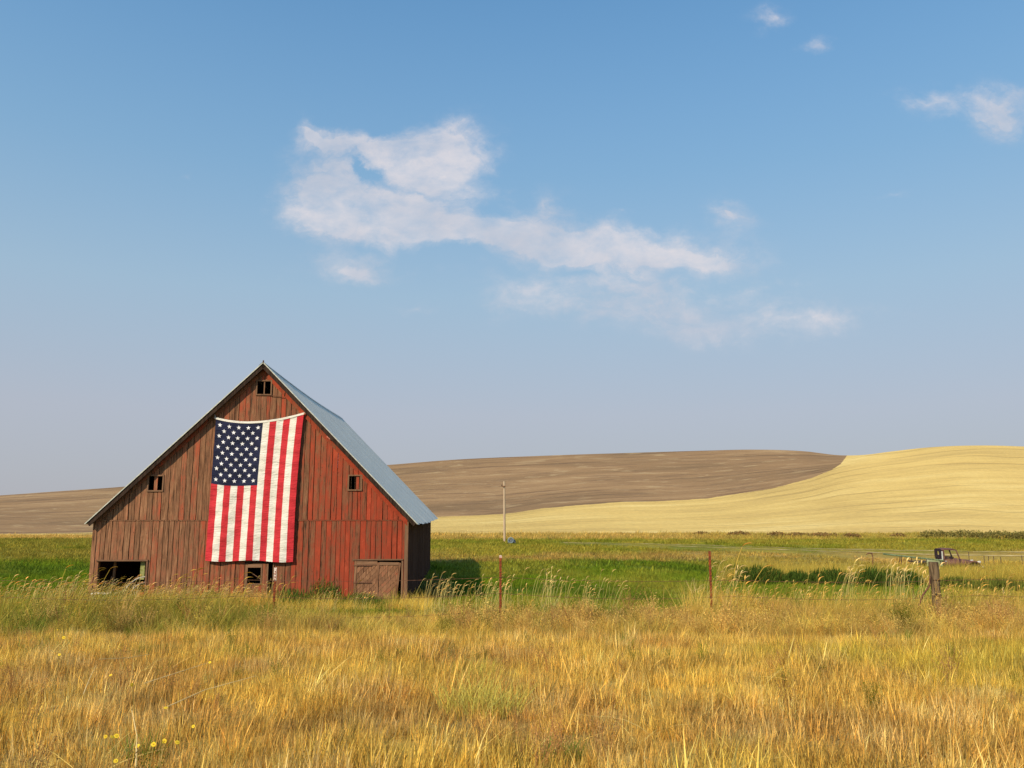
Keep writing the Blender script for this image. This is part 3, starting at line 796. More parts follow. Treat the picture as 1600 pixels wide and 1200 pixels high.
# ------------------------------------------------------------------ flag
def cloth(name, c, c2):
    m, n, p = principled(name, c, 0.75, spec=0.15)
    p.inputs['Sheen Weight'].default_value = 0.1
    co = n.node('ShaderNodeTexCoord').outputs['Object']
    a = n.noise(co, 2.4, 4, 0.6)
    n.link(n.mix(n.smooth(a, .35, .65), c, c2), p.inputs['Base Color'])
    wv = n.noise(n.mapping(co, (2.2, 1, 9), rot=(0, math.radians(-24), 0)), 1.6, 4, 0.55, 0.8)
    wv2 = n.noise(n.mapping(co, (4, 1, 22), rot=(0, math.radians(-20), 0)), 2.0, 3, 0.5, 0.5)
    bump(n, p, n.math('ADD', wv, n.math('MULTIPLY', wv2, 0.25)), 0.8, 0.045)
    return m
M_fred = cloth('flag_red', (0.60, 0.035, 0.045), (0.52, 0.028, 0.038))
M_fwhite = cloth('flag_white', (0.80, 0.76, 0.68), (0.74, 0.71, 0.62))
M_fblue = cloth('flag_blue', (0.016, 0.019, 0.055), (0.012, 0.015, 0.042))
M_star = principled('flag_star', (0.82, 0.82, 0.84), 0.8)[0]
flag = thing('flag', 'large United States flag hung vertically on the barn gable, blue canton at upper left', 'flag', BM @ Vector((0, 0, 0)), YAW)
def flag_pt(a, b, lift=0.0):
    xl = -1.50 - 0.08 * b; xr = 1.82 - 0.18 * b ** 0.8 - 0.05 * math.sin(b * math.pi)
    x = xl + (xr - xl) * a
    zt = 7.02 + 0.20 * a - 0.95 * a * (1 - a) * (1 + 0.35 * (0.5 - a))
    zb = 1.70 - 0.05 * a - 0.03 * math.sin(a * 9)
    z = zt + (zb - zt) * b
    fold = 0.030 * math.sin(a * 17 + b * 3.0 + 0.6 * math.sin(b * 7)) * (0.35 + 0.65 * b)
    wr = 0.012 * math.sin(b * 46 + a * 22) * (0.4 + 0.6 * math.sin(a * 5 + 1)) + 0.009 * math.sin(b * 77 - a * 15)
    y = -0.135 + fold + wr - 0.05 * b
    return (x, y - lift, z)
def cloth_patch(name, a0, a1, b0, b1, mat):
    na = max(2, int((a1 - a0) / 0.0128)); nbb = max(6, int((b1 - b0) / 0.0095))
    vs = [flag_pt(a0 + (a1 - a0) * i / na, b0 + (b1 - b0) * j / nbb) for j in range(nbb + 1) for i in range(na + 1)]
    fs = [(j*(na+1)+i, (j+1)*(na+1)+i, (j+1)*(na+1)+i+1, j*(na+1)+i+1) for j in range(nbb) for i in range(na)]
    return mesh_ob(name, vs, fs, mat, flag, True)
CA, CB = 7 / 13, 0.465
for k in range(13):
    cloth_patch('stripe', k / 13, (k + 1) / 13, CB if k < 7 else 0.006, 1.0, M_fred if k % 2 == 0 else M_fwhite)
cloth_patch('canton', 0, CA, 0.006, CB, M_fblue)
# heading tape along the top
vs = []; nn = 40
for i in range(nn + 1):
    x, y, z = flag_pt(i / nn, 0.0); vs += [(x, y - 0.012, z + 0.045), (x, y - 0.016, z - 0.035), (x, y + 0.01, z - 0.035), (x, y + 0.01, z + 0.045)]
fs = [(i*4+k, (i+1)*4+k, (i+1)*4+(k+1)%4, i*4+(k+1)%4) for i in range(nn) for k in range(4)]
mesh_ob('heading', vs, fs, M_fwhite, flag, False)
for r_ in range(11):
    cnt = 5 if r_ % 2 == 0 else 4
    for q in range(cnt):
        a = CA * ((0.095 + q * 0.2025) if cnt == 5 else (0.196 + q * 0.2025))
        b = 0.006 + (CB - 0.006) * (0.075 + r_ * 0.085)
        cx, cy, cz = flag_pt(a, b)
        vs = [flag_pt(a, b, 0.010)]; R_ = 0.088
        for k in range(10):
            t = math.radians(95) + k * math.pi / 5; rr = R_ if k % 2 == 0 else R_ * 0.42
            vs.append(flag_pt(a + rr * math.cos(t) / 3.3, b - rr * math.sin(t) / 5.3, 0.010))
        mesh_ob('star', vs, [(0, k + 1, (k + 1) % 10 + 1) for k in range(10)], M_star, flag)
for xq, zq in ((-1.53, 7.06), (1.85, 7.28)):
    MB().tube([(xq, -0.15, zq - .06), (xq, -0.15, zq + .02), (xq + (.04 if xq > 0 else -.04), -0.05, zq + .12)], 0.012, 5).build('tie_cord', M_fwhite, flag)

# things in the left opening of the barn
def barn_pt(x, y, z): return BM @ Vector((x, y, z))
rake = thing('hay_rake', 'old farm implement with bent iron hoops in the left barn opening', 'hay rake', barn_pt(-4.2, 0.1, 0), YAW)
M_lt = worn('pale_rusted_iron', (0.30, 0.28, 0.24), (0.42, 0.38, 0.32), 20)
def arc(cx, cz, r, a0, a1, y, n_=14): return [(cx + r * math.cos(math.radians(a0 + (a1-a0)*i/n_)), y, cz + r * math.sin(math.radians(a0 + (a1-a0)*i/n_))) for i in range(n_ + 1)]
MB().tube(arc(0.42, 0.30, 0.80, 175, 75, 0.02), 0.032, 6).build('hoop', M_lt, rake)
MB().tube(arc(0.44, 0.34, 0.56, 180, 80, -0.02), 0.026, 6).build('hoop', M_lt, rake)
MB().tube([(-0.02, 0.0, 0.78), (0.05, 0.05, 0.35), (-0.1, .05, 0)], 0.022, 6).build('tine', M_lt, rake)
MB().tube([(0.12, 0.0, 0.74), (0.10, 0.05, 0.2)], 0.022, 6).build('tine', M_lt, rake)
MB().tube([(-0.32, 0.0, 0.42), (-0.2, 0.02, 0.1)], 0.022, 6).build('tine', M_lt, rake)
mb = MB(); mb.tube([(-1.15, 0.1, 0.50), (-0.35, 0.08, 0.74), (0.0, 0.08, 0.86)], 0.035, 6)
mb.build('beam', M_greyx, rake)
M_orange = worn('faded_orange_paint', (0.55, 0.09, 0.025), (0.42, 0.10, 0.05), 9)
body = MB(); rings = []
for q, r_ in ((0, 0.05), (0.03, 0.16), (0.25, 0.2), (0.42, 0.15), (0.46, 0.03)):
    rings.append([(0.30 + r_ * math.cos(t), -0.02 + r_ * 0.6 * math.sin(t), 0.02 + q * 1.15) for t in np.linspace(0, 2 * math.pi, 13)[:-1]])
body.loft(rings).build('housing', M_orange, rake, True)
bench = thing('metal_trough', 'small white enamelled bench at the foot of the left barn opening', 'bench', barn_pt(-5.35, -0.25, 0), YAW)
M_wht = worn('chipped_white_paint', (0.80, 0.78, 0.72), (0.6, 0.55, 0.45), 14)
MB().box(-0.18, 0.46, -0.14, 0.14, 0.52, 0.56).build('top', M_wht, bench)
for (x, y) in ((-0.14, -0.1), (0.40, -0.1), (-0.14, 0.08), (0.40, 0.08)): MB().box(x, x + 0.05, y, y + 0.04, 0.0, 0.519).build('leg', M_wht, bench)
heap = thing('plank', 'mossy board lying slanted inside the left barn opening', 'plank', barn_pt(-4.9, 0.0, 0), YAW)
MB().add([(-0.35, -.1, .34), (.5, -.1, .62), (.5, .3, .62), (-.35, .3, .36), (-0.35, -.1, .40), (.5, -.1, .70), (.5, .3, .72), (-.35, .3, .43)], BF).build('board', worn('moss', (0.16, 0.15, 0.05), (0.3, 0.26, 0.12), 12), heap)
MB().box(-0.25, -0.17, 0.0, .08, 0.0, 0.36).build('support', M_grey, heap)
MB().box(0.3, 0.38, 0.0, .08, 0.0, 0.56).build('support', M_grey, heap)

# ------------------------------------------------------------------ fence
M_trust = worn('rusty_red_steel', (0.30, 0.07, 0.025), (0.15, 0.05, 0.025), 26, 0.95)
M_twhite = worn('chalky_white_tip', (0.75, 0.66, 0.58), (0.45, 0.25, 0.2), 30, 0.8)
def t_post(name, px, top_py, Y, tip, label, group='rusty steel fence posts'):
    b = at(px, 900, Y); zb = float(gz(b.x, Y)); zt = at(px, top_py, Y).z
    o = thing(name, label, 'fence post', (b.x, Y, zb), 0, group)
    H = zt - zb; mb = MB(); t = 0.008
    mb.box(-0.024, 0.024, -t, 0, -0.2, H); mb.box(-0.005, 0.005, 0.001, 0.042, -0.2, H)
    mb.build('shaft', M_trust, o)
    st = MB()
    z = 0.15
    while z < H - 0.06: st.box(-0.010, 0.010, -t - 0.010, -t - 0.0005, z, z + 0.022); z += 0.055
    s_ = st.build('studs', M_trust, o); tag(s_, kind='stuff')
    if tip: MB().box(-0.027, 0.027, -t - 0.003, 0.003, H - tip, H + 0.003).build('tip', M_twhite, o)
    MB().box(-0.05, 0.05, -t - 0.004, 0.002, 0.0, 0.16).build('anchor_plate', M_trust, o)
    return o, H
FY = 16.7
t_post('fence_post', 430, 887, FY, 0.27, 'rusty steel fence post with a pale tip in front of the narrow barn door')
t_post('fence_post', 782, 868, FY, 0.05, 'rusty steel fence post standing alone against the bright green meadow')
t_post('fence_post', 1110, 861, FY, 0.0, 'red steel fence post rising out of the tall dry grass clump')
# wooden post
wb = at(1460, 900, FY - 0.3); wz = float(gz(wb.x, FY - 0.3)); wt = at(1460, 878, FY - 0.3).z
wpost = thing('wooden_post', 'thick weathered wooden fence post at the right end of the fence', 'fence post', (wb.x, FY - 0.3, wz), 0.2)
rings = []
for q in np.linspace(-0.2, wt - wz, 9):
    r_ = 0.088 + 0.006 * math.sin(q * 7)
    rings.append([(r_ * (1 + 0.10 * math.sin(3 * t + q * 2) + 0.04 * math.sin(7*t)) * math.cos(t) + 0.01 * math.sin(q * 3), r_ * (1 + 0.08 * math.cos(2 * t)) * math.sin(t), q) for t in np.linspace(0, 2 * math.pi, 19)[:-1]])
M_post = worn('weathered_post', (0.07, 0.045, 0.025), (0.20, 0.14, 0.08), 16, stretch=(1, 1, .12), bs=.9)
MB().loft(rings).build('log', M_post, wpost)
for z in (0.92, 0.61, 0.27):
    MB().tube([(-0.09, -0.06, z), (-0.02, -0.10, z + .008), (0.06, -0.085, z), (0.10, 0, z)], 0.006, 5).build('wire_wrap', M_iron, wpost)
brk = thing('broken_branch', 'dark thin stick leaning against the left side of the wooden post', 'branch', (wb.x - 0.32, FY - 0.4, wz), 0)
MB().tube([(-0.12, 0, 0.35), (0.0, 0, 0.62), (0.16, .02, 0.80), (0.21, .05, 1.0)], [.012, .018, .016, .012], 6).build('stick', M_iron, brk)
# wires
ex = [at(-280, 0, FY), at(75, 0, FY), at(430, 0, FY), at(782, 0, FY), at(1110, 0, FY), at(1460, 0, FY - .3), at(1900, 0, FY)]
for k, (hw_, nm) in enumerate(((0.93, 'top'), (0.61, 'middle'), (0.27, 'bottom'))):
    pts = []
    for i in range(len(ex) - 1):
        a, b = ex[i], ex[i+1]
        for j in range(10):
            q = j / 10; x = a.x + (b.x - a.x) * q; yv = FY - 0.02 - (0.38 if i in (4, 5) and False else 0)
            za = float(gz(a.x, FY)) + hw_; zb = float(gz(b.x, FY)) + hw_
            pts.append((x, yv, za + (zb - za) * q - 0.05 * math.sin(q * math.pi) * (1 + .6 * k)))
    o = thing('fence_wire', f'{nm} strand of thin rusty wire strung between the fence posts', 'wire', (0, 0, 0), 0, 'wire strands of the fence')
    MB().tube(pts, 0.0045, 4).build('strand', M_iron, o)
    mb = MB(); r3 = random.Random(k)
    for i in range(0, 190):
        q = i / 190 * (len(pts) - 1); j = int(q); f_ = q - j
        p_ = Vector(pts[j]).lerp(Vector(pts[j+1]), f_); a_ = r3.random() * 3
        mb.tube([p_ + Vector((-.004, -.014 * math.cos(a_), -.014 * math.sin(a_))), p_ + Vector((.004, .014 * math.cos(a_), .014 * math.sin(a_)))], 0.0022, 3)
    b_ = mb.build('barbs', M_iron, o); tag(b_, kind='stuff')
# far little stakes right of the truck
M_stake = worn('dark_stake', (0.07, 0.05, 0.035), (0.14, 0.1, 0.07), 20)
for px, t_, h_ in ((1513, 862, 1.0), (1537, 868, .7), (1544, 869, .6), (1552, 869, .8), (1563, 870, .55), (1596, 868, .8)):
    p_ = at(px, t_, 66); zb = float(gz(p_.x, 66))
    o = MB().tube([(0, 0, -0.1), (0.02, 0, p_.z - zb)], 0.028, 6).build('stake', M_stake); o.location = (p_.x, 66, zb)
    tag(o, {1513: 'tallest thin dark stake just right of the truck cab', 1537: 'thin dark stake right of the truck nose, first of a close row of four', 1544: 'short dark stake, second of the close row of four right of the truck',
            1552: 'thin dark stake, third of the close row of four right of the truck', 1563: 'shortest dark stake, last of the close row of four right of the truck', 1596: 'thin dark stake at the far right edge of the field'}[px], 'stake', 'stakes in the far field')

# ------------------------------------------------------------------ utility pole and blue machine
pp = ground_hit(788, 848); ptop = at(787.5, 752, pp.y)
pole = thing('utility_pole', 'tall bare pale wooden pole standing in the meadow before the hill', 'pole', (pp.x, pp.y, pp.z))
H = ptop.z - pp.z
MB().tube([(0.02, 0, -0.3), (0, 0, H * .5), (-0.02, 0, H)], [0.135, 0.12, 0.10], 10).build('shaft', worn('bleached_pole', (0.42, 0.30, 0.20), (0.52, 0.40, 0.28), 9, stretch=(1, 1, .1)), pole)
MB().box(-0.32, 0.12, -0.22, -0.14, H - 0.62, H - 0.50).build('bracket', M_grey, pole)
MB().tube([(-0.28, -.18, H - .5), (-0.28, -.18, H - .38)], 0.05, 8).build('insulator', M_dark, pole)
bp = ground_hit(798, 851)
M_blue = worn('faded_blue_paint', (0.07, 0.10, 0.13), (0.14, 0.16, 0.18), 8)
bm_ = thing('farm_machine', 'small blue-grey machine with a ring wheel beside the pole foot', 'farm machine', (bp.x, bp.y, bp.z)); bm_.scale = (.85, .85, .85)
MB().tube([(0.32 * math.cos(t) + .0, 0.0, 0.52 + 0.32 * math.sin(t)) for t in np.linspace(0, 2 * math.pi, 25)], 0.055, 6, False).build('wheel', worn('light_blue', (0.16, .23, .28), (.24, .30, .33)), bm_)
mb = MB(); rings = []
for yv, s_ in ((0.1, .25), (0.15, .42), (.6, .5), (.9, .42), (.95, .2)):
    rings.append([(0.12 + s_ * math.cos(t), yv, 0.32 + s_ * .75 * math.sin(t)) for t in np.linspace(0, 2 * math.pi, 13)[:-1]])
mb.loft(rings).build('drum', M_blue, bm_, True)
MB().box(-0.45, 0.6, 0.0, 0.9, -0.1, 0.16).build('skid', M_dark, bm_)
MB().tube([(0.3, .1, .5), (.65, .1, .1)], .05, 6).build('strut', M_blue, bm_)

# ------------------------------------------------------------------ old truck
TY = 59.0
tb0 = at(1473, 880, TY)
tz = float(gz(tb0.x + 1.5, TY))
M_rust, n, p = principled('faded_maroon_paint', rough=0.7, spec=0.25)
co = n.node('ShaderNodeTexCoord').outputs['Object']; a = n.noise(co, 3.2, 7, 0.7)
n.link(n.ramp(a, [(0.3, (0.07, 0.032, 0.026)), (0.5, (0.14, 0.062, 0.050)), (0.7, (0.21, 0.105, 0.080))]), p.inputs['Base Color']); bump(n, p, a, .2, .02)
M_tdark = worn('dark_rear_panel', (0.022, 0.016, 0.022), (0.06, 0.035, 0.04), 5)
M_sage = worn('sage_green_paint', (0.30, 0.36, 0.20), (0.40, 0.42, 0.26), 6)
M_tyre = worn('old_tyre', (0.02, 0.02, 0.02), (0.05, 0.045, 0.04), 10)
M_glass, n, p = principled('dusty_glass', (0.75, 0.8, 0.75), 0.08); p.inputs['Transmission Weight'].default_value = 0.9; p.inputs['IOR'].default_value = 1.1
M_chrome = worn('pale_trim', (0.45, 0.45, 0.42), (0.6, 0.58, 0.5), 10)
truck = thing('pickup_truck', 'abandoned rusty maroon pickup truck with a rounded cab, half sunk in tall grass', 'truck', (tb0.x, TY, tz), math.radians(-8))
TH = at(1473, 857, TY).z - tz          # cab height above ground
W_ = 1.55
# body frame: x forward, y across (0 near side .. W far side), z up
def ring_xsec(x, hw, z0, z1, rr=0.12, n_=16, cy=W_ / 2, pw=3.0):
    cz = (z0 + z1) / 2; hz = (z1 - z0) / 2; out = []
    for i in range(n_):
        t = 2 * math.pi * i / n_; c_, s_ = math.cos(t), math.sin(t)
        out.append((x, cy + hw * math.copysign(abs(c_) ** (2 / pw), c_), cz + hz * math.copysign(abs(s_) ** (2 / pw), s_)))
    return out
zb_ = TH - 0.72           # belt line
MB().loft([ring_xsec(0.0, W_/2 - .06, 0.45, zb_), ring_xsec(0.08, W_/2, 0.42, zb_ + .01), ring_xsec(1.15, W_/2, 0.42, zb_), ring_xsec(1.35, W_/2 - .05, 0.45, zb_ - .03)]).build('cab', M_rust, truck, True)
MB().loft([ring_xsec(1.35, W_/2 - .08, 0.5, zb_ - .02), ring_xsec(1.7, W_/2 - .18, 0.5, zb_ - .07), ring_xsec(2.2, W_/2 - .28, 0.5, zb_ - .16), ring_xsec(2.5, W_/2 - .34, 0.52, zb_ - .28), ring_xsec(2.6, W_/2 - .42, 0.6, zb_ - .42)]).build('hood', M_rust, truck, True)
# roof shell
rf = MB(); rings = []
for x, hw, zt_, zlo in ((0.02, W_/2 - .2, TH - .12, TH - .16), (0.08, W_/2 - .12, TH - .03, TH - .16), (0.4, W_/2 - .08, TH + .01, TH - .15), (0.85, W_/2 - .09, TH - .01, TH - .15), (1.05, W_/2 - .14, TH - .07, TH - .16), (1.12, W_/2 - .2, TH - .13, TH - .17)):
    rings.append(ring_xsec(x, hw, zlo, zt_, pw=2.6))
rf.loft(rings).build('cab_roof', M_rust, truck, True)
# rear panel with an oval window
mb = MB(); cyw, czw = W_ / 2, TH - .36; NR_ = 28
for xx in (0.0, 0.04):
    for rr_, inner in ((1, False), (0, True)):
        for i in range(NR_):
            t = 2 * math.pi * i / NR_; c_, s_ = math.cos(t), math.sin(t)
            if inner: mb.v.append((xx, cyw + 0.24 * math.copysign(abs(c_) ** .7, c_), czw + 0.13 * math.copysign(abs(s_) ** .7, s_)))
            else: mb.v.append((xx, cyw + (W_/2 - .09) * math.copysign(abs(c_) ** .45, c_), (TH + zb_) / 2 - .08 + 0.40 * math.copysign(abs(s_) ** .45, s_)))
for i in range(NR_):
    j = (i + 1) % NR_
    mb.f += [(i, j, NR_ + j, NR_ + i), (2*NR_ + i, 3*NR_ + i, 3*NR_ + j, 2*NR_ + j), (i, 2*NR_+i, 2*NR_+j, j), (NR_+i, NR_+j, 3*NR_+j, 3*NR_+i)]
mb.build('rear_panel', M_tdark, truck)
for yv, nm in ((0.09, 0), (W_ - 0.13, 1)):
    MB().add([(0.05, yv, zb_ - .02), (0.24, yv, zb_ - .02), (0.24, yv + .05, zb_ - .02), (0.05, yv + .05, zb_ - .02), (0.05, yv + .03, TH - .13), (0.20, yv + .03, TH - .13), (0.20, yv + .08, TH - .13), (0.05, yv + .08, TH - .13)], BF).build('pillar', M_rust, truck)
    MB().add([(1.18, yv, zb_ - .02), (1.27, yv, zb_ - .02), (1.27, yv + .05, zb_ - .02), (1.18, yv + .05, zb_ - .02), (1.0, yv + .03, TH - .13), (1.07, yv + .03, TH - .13), (1.07, yv + .07, TH - .13), (1.0, yv + .07, TH - .13)], BF).build('pillar', M_rust, truck)
    MB().add([(0.62, yv + .004, zb_ - .01), (0.66, yv + .004, zb_ - .01), (0.66, yv + .03, zb_ - .01), (0.62, yv + .03, zb_ - .01), (0.60, yv + .034, TH - .14), (0.64, yv + .034, TH - .14), (0.64, yv + .06, TH - .14), (0.60, yv + .06, TH - .14)], BF).build('pillar', M_tdark, truck)
MB().box(-0.02, 0.05, -0.03, 0.05, zb_ - .45, TH - .2).build('light_edge', M_chrome, truck)
MB().box(0.08, 0.12, -0.012, 0.01, 0.5, zb_ - .05).build('door_seam', M_tdark, truck)
MB().box(1.16, 1.19, -0.012, 0.01, 0.5, zb_ - .05).build('door_seam', M_tdark, truck)
MB().box(0.16, 0.30, -0.03, -0.005, zb_ - .2, zb_ - .16).build('door_handle', M_chrome, truck)
MB().box(0.35, .9, .3, W_ - .3, .5, zb_ + .12).build('seat', M_tdark, truck)
def wheel(x, yv):
    mb = MB(); mb.tube([(x + 0.30 * math.cos(t), yv, 0.32 + 0.30 * math.sin(t)) for t in np.linspace(0, 2 * math.pi, 21)], 0.09, 6, False)
    w_ = mb.build('wheel', M_tyre, truck, True)
    MB().tube([(x, yv - .04, .32), (x, yv + .04, .32)], 0.2, 12).build('rim', M_rust, w_)
for x in (2.15, -0.9):
    for yv in (0.05, W_ - 0.05): wheel(x, yv)
for yv, s_ in ((-0.02, 1), (W_ - .3, 1)):
    rings = []
    for i in range(9):
        t = math.pi * i / 8; x = 2.15 - 0.5 * math.cos(t); z = 0.40 + 0.52 * math.sin(t)
        rings.append([(x, yv, z - .05), (x, yv + .32, z - .05), (x, yv + .32, z + .02), (x, yv + .16, z + .06), (x, yv, z + .02)])
    MB().loft(rings).build('fender', M_rust, truck, True)
    rings = [[(2.56 + dx_, yv + .16 + r_ * math.cos(t), .86 + r_ * math.sin(t)) for t in np.linspace(0, 2*math.pi, 11)[:-1]] for dx_, r_ in ((-.15, .06), (0, .1), (.06, .1))]
    MB().loft(rings).build('headlight', M_chrome, truck)
MB().box(2.68, 2.76, 0.0, W_, 0.45, 0.58).build('bumper', M_chrome, truck)
# flat bed with sage green sides
MB().box(-1.9, -0.06, -0.06, W_ + .06, 0.78, 0.86).build('flatbed', M_tdark, truck)
MB().box(-1.15, -0.07, -0.08, -0.04, 0.87, zb_ - .12).build('bed_side', M_sage, truck)
MB().box(-1.15, -0.07, -0.09, -0.05 + .02, zb_ - .118, zb_ - .05).build('bed_rail', worn('pale_rail', (.5, .52, .42), (.62, .6, .5)), truck)
# green boom implement
b0 = at(1380, 865.5, 56); b1 = at(1474, 876, 56)
boom = thing('implement_boom', 'long thin green implement boom with hanging tines, left of the truck', 'farm boom', (b0.x, 56, 0))
L_ = b1.x - b0.x
def bz(q): return b0.z + (b1.z - b0.z) * q
MB().tube([(0, 0, bz(0)), (L_, 0, bz(1))], 0.055, 6).build('bar', worn('green_bar', (.10, .14, .07), (.2, .26, .14), 8), boom)
MB().box(0.3, L_, -0.02, 0.02, bz(.5) + .02, bz(.5) + .03).build('edge', M_sage, boom) if False else None
for q in (0.28, 0.47, 0.72, 0.95): MB().tube([(L_ * q, 0, bz(q)), (L_ * q - .04, .02, bz(q) - .38), (L_ * q - .12, .02, bz(q) - .45)], 0.025, 5).build('tine', M_tdark, boom)
gzb = float(gz(b1.x, 56))
MB().tube([(L_, 0, bz(1)), (L_ - .02, 0, gzb)], .05, 6).build('leg', M_tdark, boom)
MB().tube([(L_*.3, 0, bz(.3)), (L_*.3, 0, gzb)], .03, 6).build('leg', M_tdark, boom)
MB().box(L_ * .72, L_, .03, .06, bz(1) - .38, bz(1) - .04).build('panel', M_sage, boom)
rb = at(1360, 864, 56); rbz = float(gz(rb.x, 56))
o = MB().tube([(-.3, 0, rb.z - rbz - .1), (-.1, 0, rb.z - rbz), (.12, .05, rb.z - rbz - .03), (.15, 0, rb.z - rbz - .3), (.02, 0, 0)], [.03, .05, .05, .03, .015], 6).build('hitch', M_iron); o.location = (rb.x, 56, rbz)
tag(o, 'rust brown crooked iron hitch standing left of the green boom', 'iron hitch')

# ------------------------------------------------------------------ vegetation
def veg_material(name, trans=0.35, inst=True):
    m = bpy.data.materials.new(name); m.use_nodes = True; n = NT(m.node_tree); n.n.clear()
    t = n.node('ShaderNodeAttribute', attribute_name='tint'); t.attribute_type = 'INSTANCER' if inst else 'GEOMETRY'
    s = n.node('ShaderNodeAttribute', attribute_name='shade')
    c = n.mix(1.0, t.outputs['Color'], s.outputs['Color'], 'MULTIPLY')
    d = n.node('ShaderNodeBsdfDiffuse'); tr = n.node('ShaderNodeBsdfTranslucent')
    n.link(c, d.inputs[0]); n.link(c, tr.inputs[0])
    mx = n.node('ShaderNodeMixShader', i_0=trans); n.link(d.outputs[0], mx.inputs[1]); n.link(tr.outputs[0], mx.inputs[2])
    o = n.node('ShaderNodeOutputMaterial'); n.link(mx.outputs[0], o.inputs[0]); return m
M_veg = veg_material('grass_blades')
M_vegs = veg_material('plant_leaves', 0.3, False)

def ribbon_arrays(base, dirs, length, width, segs, curl, rng, taper=True, bendaxis=None):
    """vectorised blades: returns verts (N*(2*segs+1),3), faces"""
    N = len(base)
    t = np.linspace(0, 1, segs + 1)
    hor = dirs[:, :2] / (np.linalg.norm(dirs[:, :2], axis=1, keepdims=True) + 1e-9)
    side_ang = rng.uniform(0, np.pi, N)
    side = np.stack([np.cos(side_ang), np.sin(side_ang), np.zeros(N)], 1)
    verts = np.zeros((N, 2 * segs + 1, 3))
    for k in range(segs + 1):
        tt = t[k]
        P_ = base + dirs * (length * tt)[:, None]
        P_[:, :2] += hor * (curl * length * tt ** 2.2)[:, None]
        P_[:, 2] -= 0.45 * np.abs(curl) * length * tt ** 2.6
        wd = width * ((1 - tt ** 1.6) if taper else 1.0)
        if k < segs:
            verts[:, 2*k] = P_ - side * wd[:, None] / 2; verts[:, 2*k+1] = P_ + side * wd[:, None] / 2
        else: verts[:, 2*segs] = P_
    b = (np.arange(N) * (2 * segs + 1))[:, None]
    quads = [np.concatenate([b + 2*k, b + 2*k+1, b + 2*k+3, b + 2*k+2], 1) for k in range(segs - 1)]
    tri = np.concatenate([b + 2*segs-2, b + 2*segs-1, b + 2*segs], 1)
    return verts.reshape(-1, 3), quads, tri
def tuft_mesh(name, nbl, hmin, hmax, rad, lean, width, segs, curl, seed, mat=None, shade=(0.7, 1.3), heads=0, headw=0.02, headlen=0.16, yshade=0.0):
    rng = np.random.default_rng(seed)
    r = rad * np.sqrt(rng.random(nbl)); a = rng.uniform(0, 2 * np.pi, nbl)
    base = np.stack([r * np.cos(a), r * np.sin(a), np.full(nbl, -0.03)], 1)
    la = rng.uniform(0, 2 * np.pi, nbl); lm = np.abs(rng.normal(0, lean, nbl))
    out = 0.35 * lean * (r / rad)
    d = np.stack([np.cos(la) * lm + np.cos(a) * out + 0.04, np.sin(la) * lm + np.sin(a) * out, np.ones(nbl)], 1)
    d /= np.linalg.norm(d, axis=1, keepdims=True)
    L = rng.uniform(hmin, hmax, nbl); W = width * rng.uniform(0.6, 1.4, nbl)
    vs, quads, tri = ribbon_arrays(base, d, L, W, segs, rng.uniform(0, curl, nbl), rng)
    faces = [tuple(q) for Q in quads for q in Q] + [tuple(q) for q in tri]
    sh = np.repeat(rng.uniform(*shade, nbl), 2 * segs + 1)
    shc = np.stack([sh, sh * (1 + rng.uniform(-.06, .06)), sh * (1 - .1)], 1)
    hues = np.repeat(rng.uniform(-1, 1, nbl), 2 * segs + 1)
    shc[:, 0] *= 1 + 0.10 * hues; shc[:, 2] *= 1 - 0.2 * hues
    vs = list(map(tuple, vs)); cols = [tuple(c) for c in shc]
    # drooping seed heads
    for h in range(heads):
        Ls = rng.uniform(hmax * 0.85, hmax * 1.25); an = rng.normal(0.15, 0.5); bx_, by_ = rng.normal(0, rad * .6, 2)
        pts = []; pos = Vector((bx_, by_, 0)); dirv = Vector((rng.normal(.04, .06), rng.normal(0, .06), 1)).normalized()
        ns = 6
        dr = Vector((math.cos(an), math.sin(an), 0))
        for k in range(ns + 1):
            pts.append(pos.copy()); pos = pos + dirv * (Ls / ns)
            if k >= 2: dirv = (dirv + dr * 0.10 + Vector((0, 0, -0.02))).normalized()
        sidev = Vector((-dr.y, dr.x, 0)) if rng.random() < .5 else Vector((1, 0, 0))
        b = len(vs)
        for q in pts: vs += [tuple(q - sidev * width * .4), tuple(q + sidev * width * .4)]; cols += [(1.0, 1.0, .9)] * 2
        faces += [(b+2*k, b+2*k+1, b+2*k+3, b+2*k+2) for k in range(ns)]
        # plume: arched, made of overlapping slips
        hp = pts[-1]; hd = dirv.copy(); hl = headlen * rng.uniform(.8, 1.25); hn = 7; c_ = rng.uniform(.95, 1.35)
        path = []
        for k in range(hn + 1):
            path.append(hp.copy()); hp = hp + hd * (hl / hn); hd = (hd + dr * 0.16 + Vector((0, 0, -0.13))).normalized()
        for s3 in range(3):
            sv = Vector((math.cos(s3 * 1.05), math.sin(s3 * 1.05), 0)); sv = (sv - hd * sv.dot(hd)).normalized()
            b = len(vs)
            for k, q in enumerate(path):
                wd = headw * math.sin(math.pi * (0.08 + 0.86 * k / hn)) * (0.8 + .4 * rng.random())
                vs += [tuple(q - sv * wd / 2), tuple(q + sv * wd / 2)]; cols += [(c_ * 1.15, c_ * 1.05, c_ * 1.1)] * 2
            faces += [(b+2*k, b+2*k+1, b+2*k+3, b+2*k+2) for k in range(hn)]
    me = bpy.data.meshes.new(name); me.from_pydata(vs, [], faces)
    me.materials.append(mat or M_veg); attr_col(me, 'shade', np.array(cols))
    return me
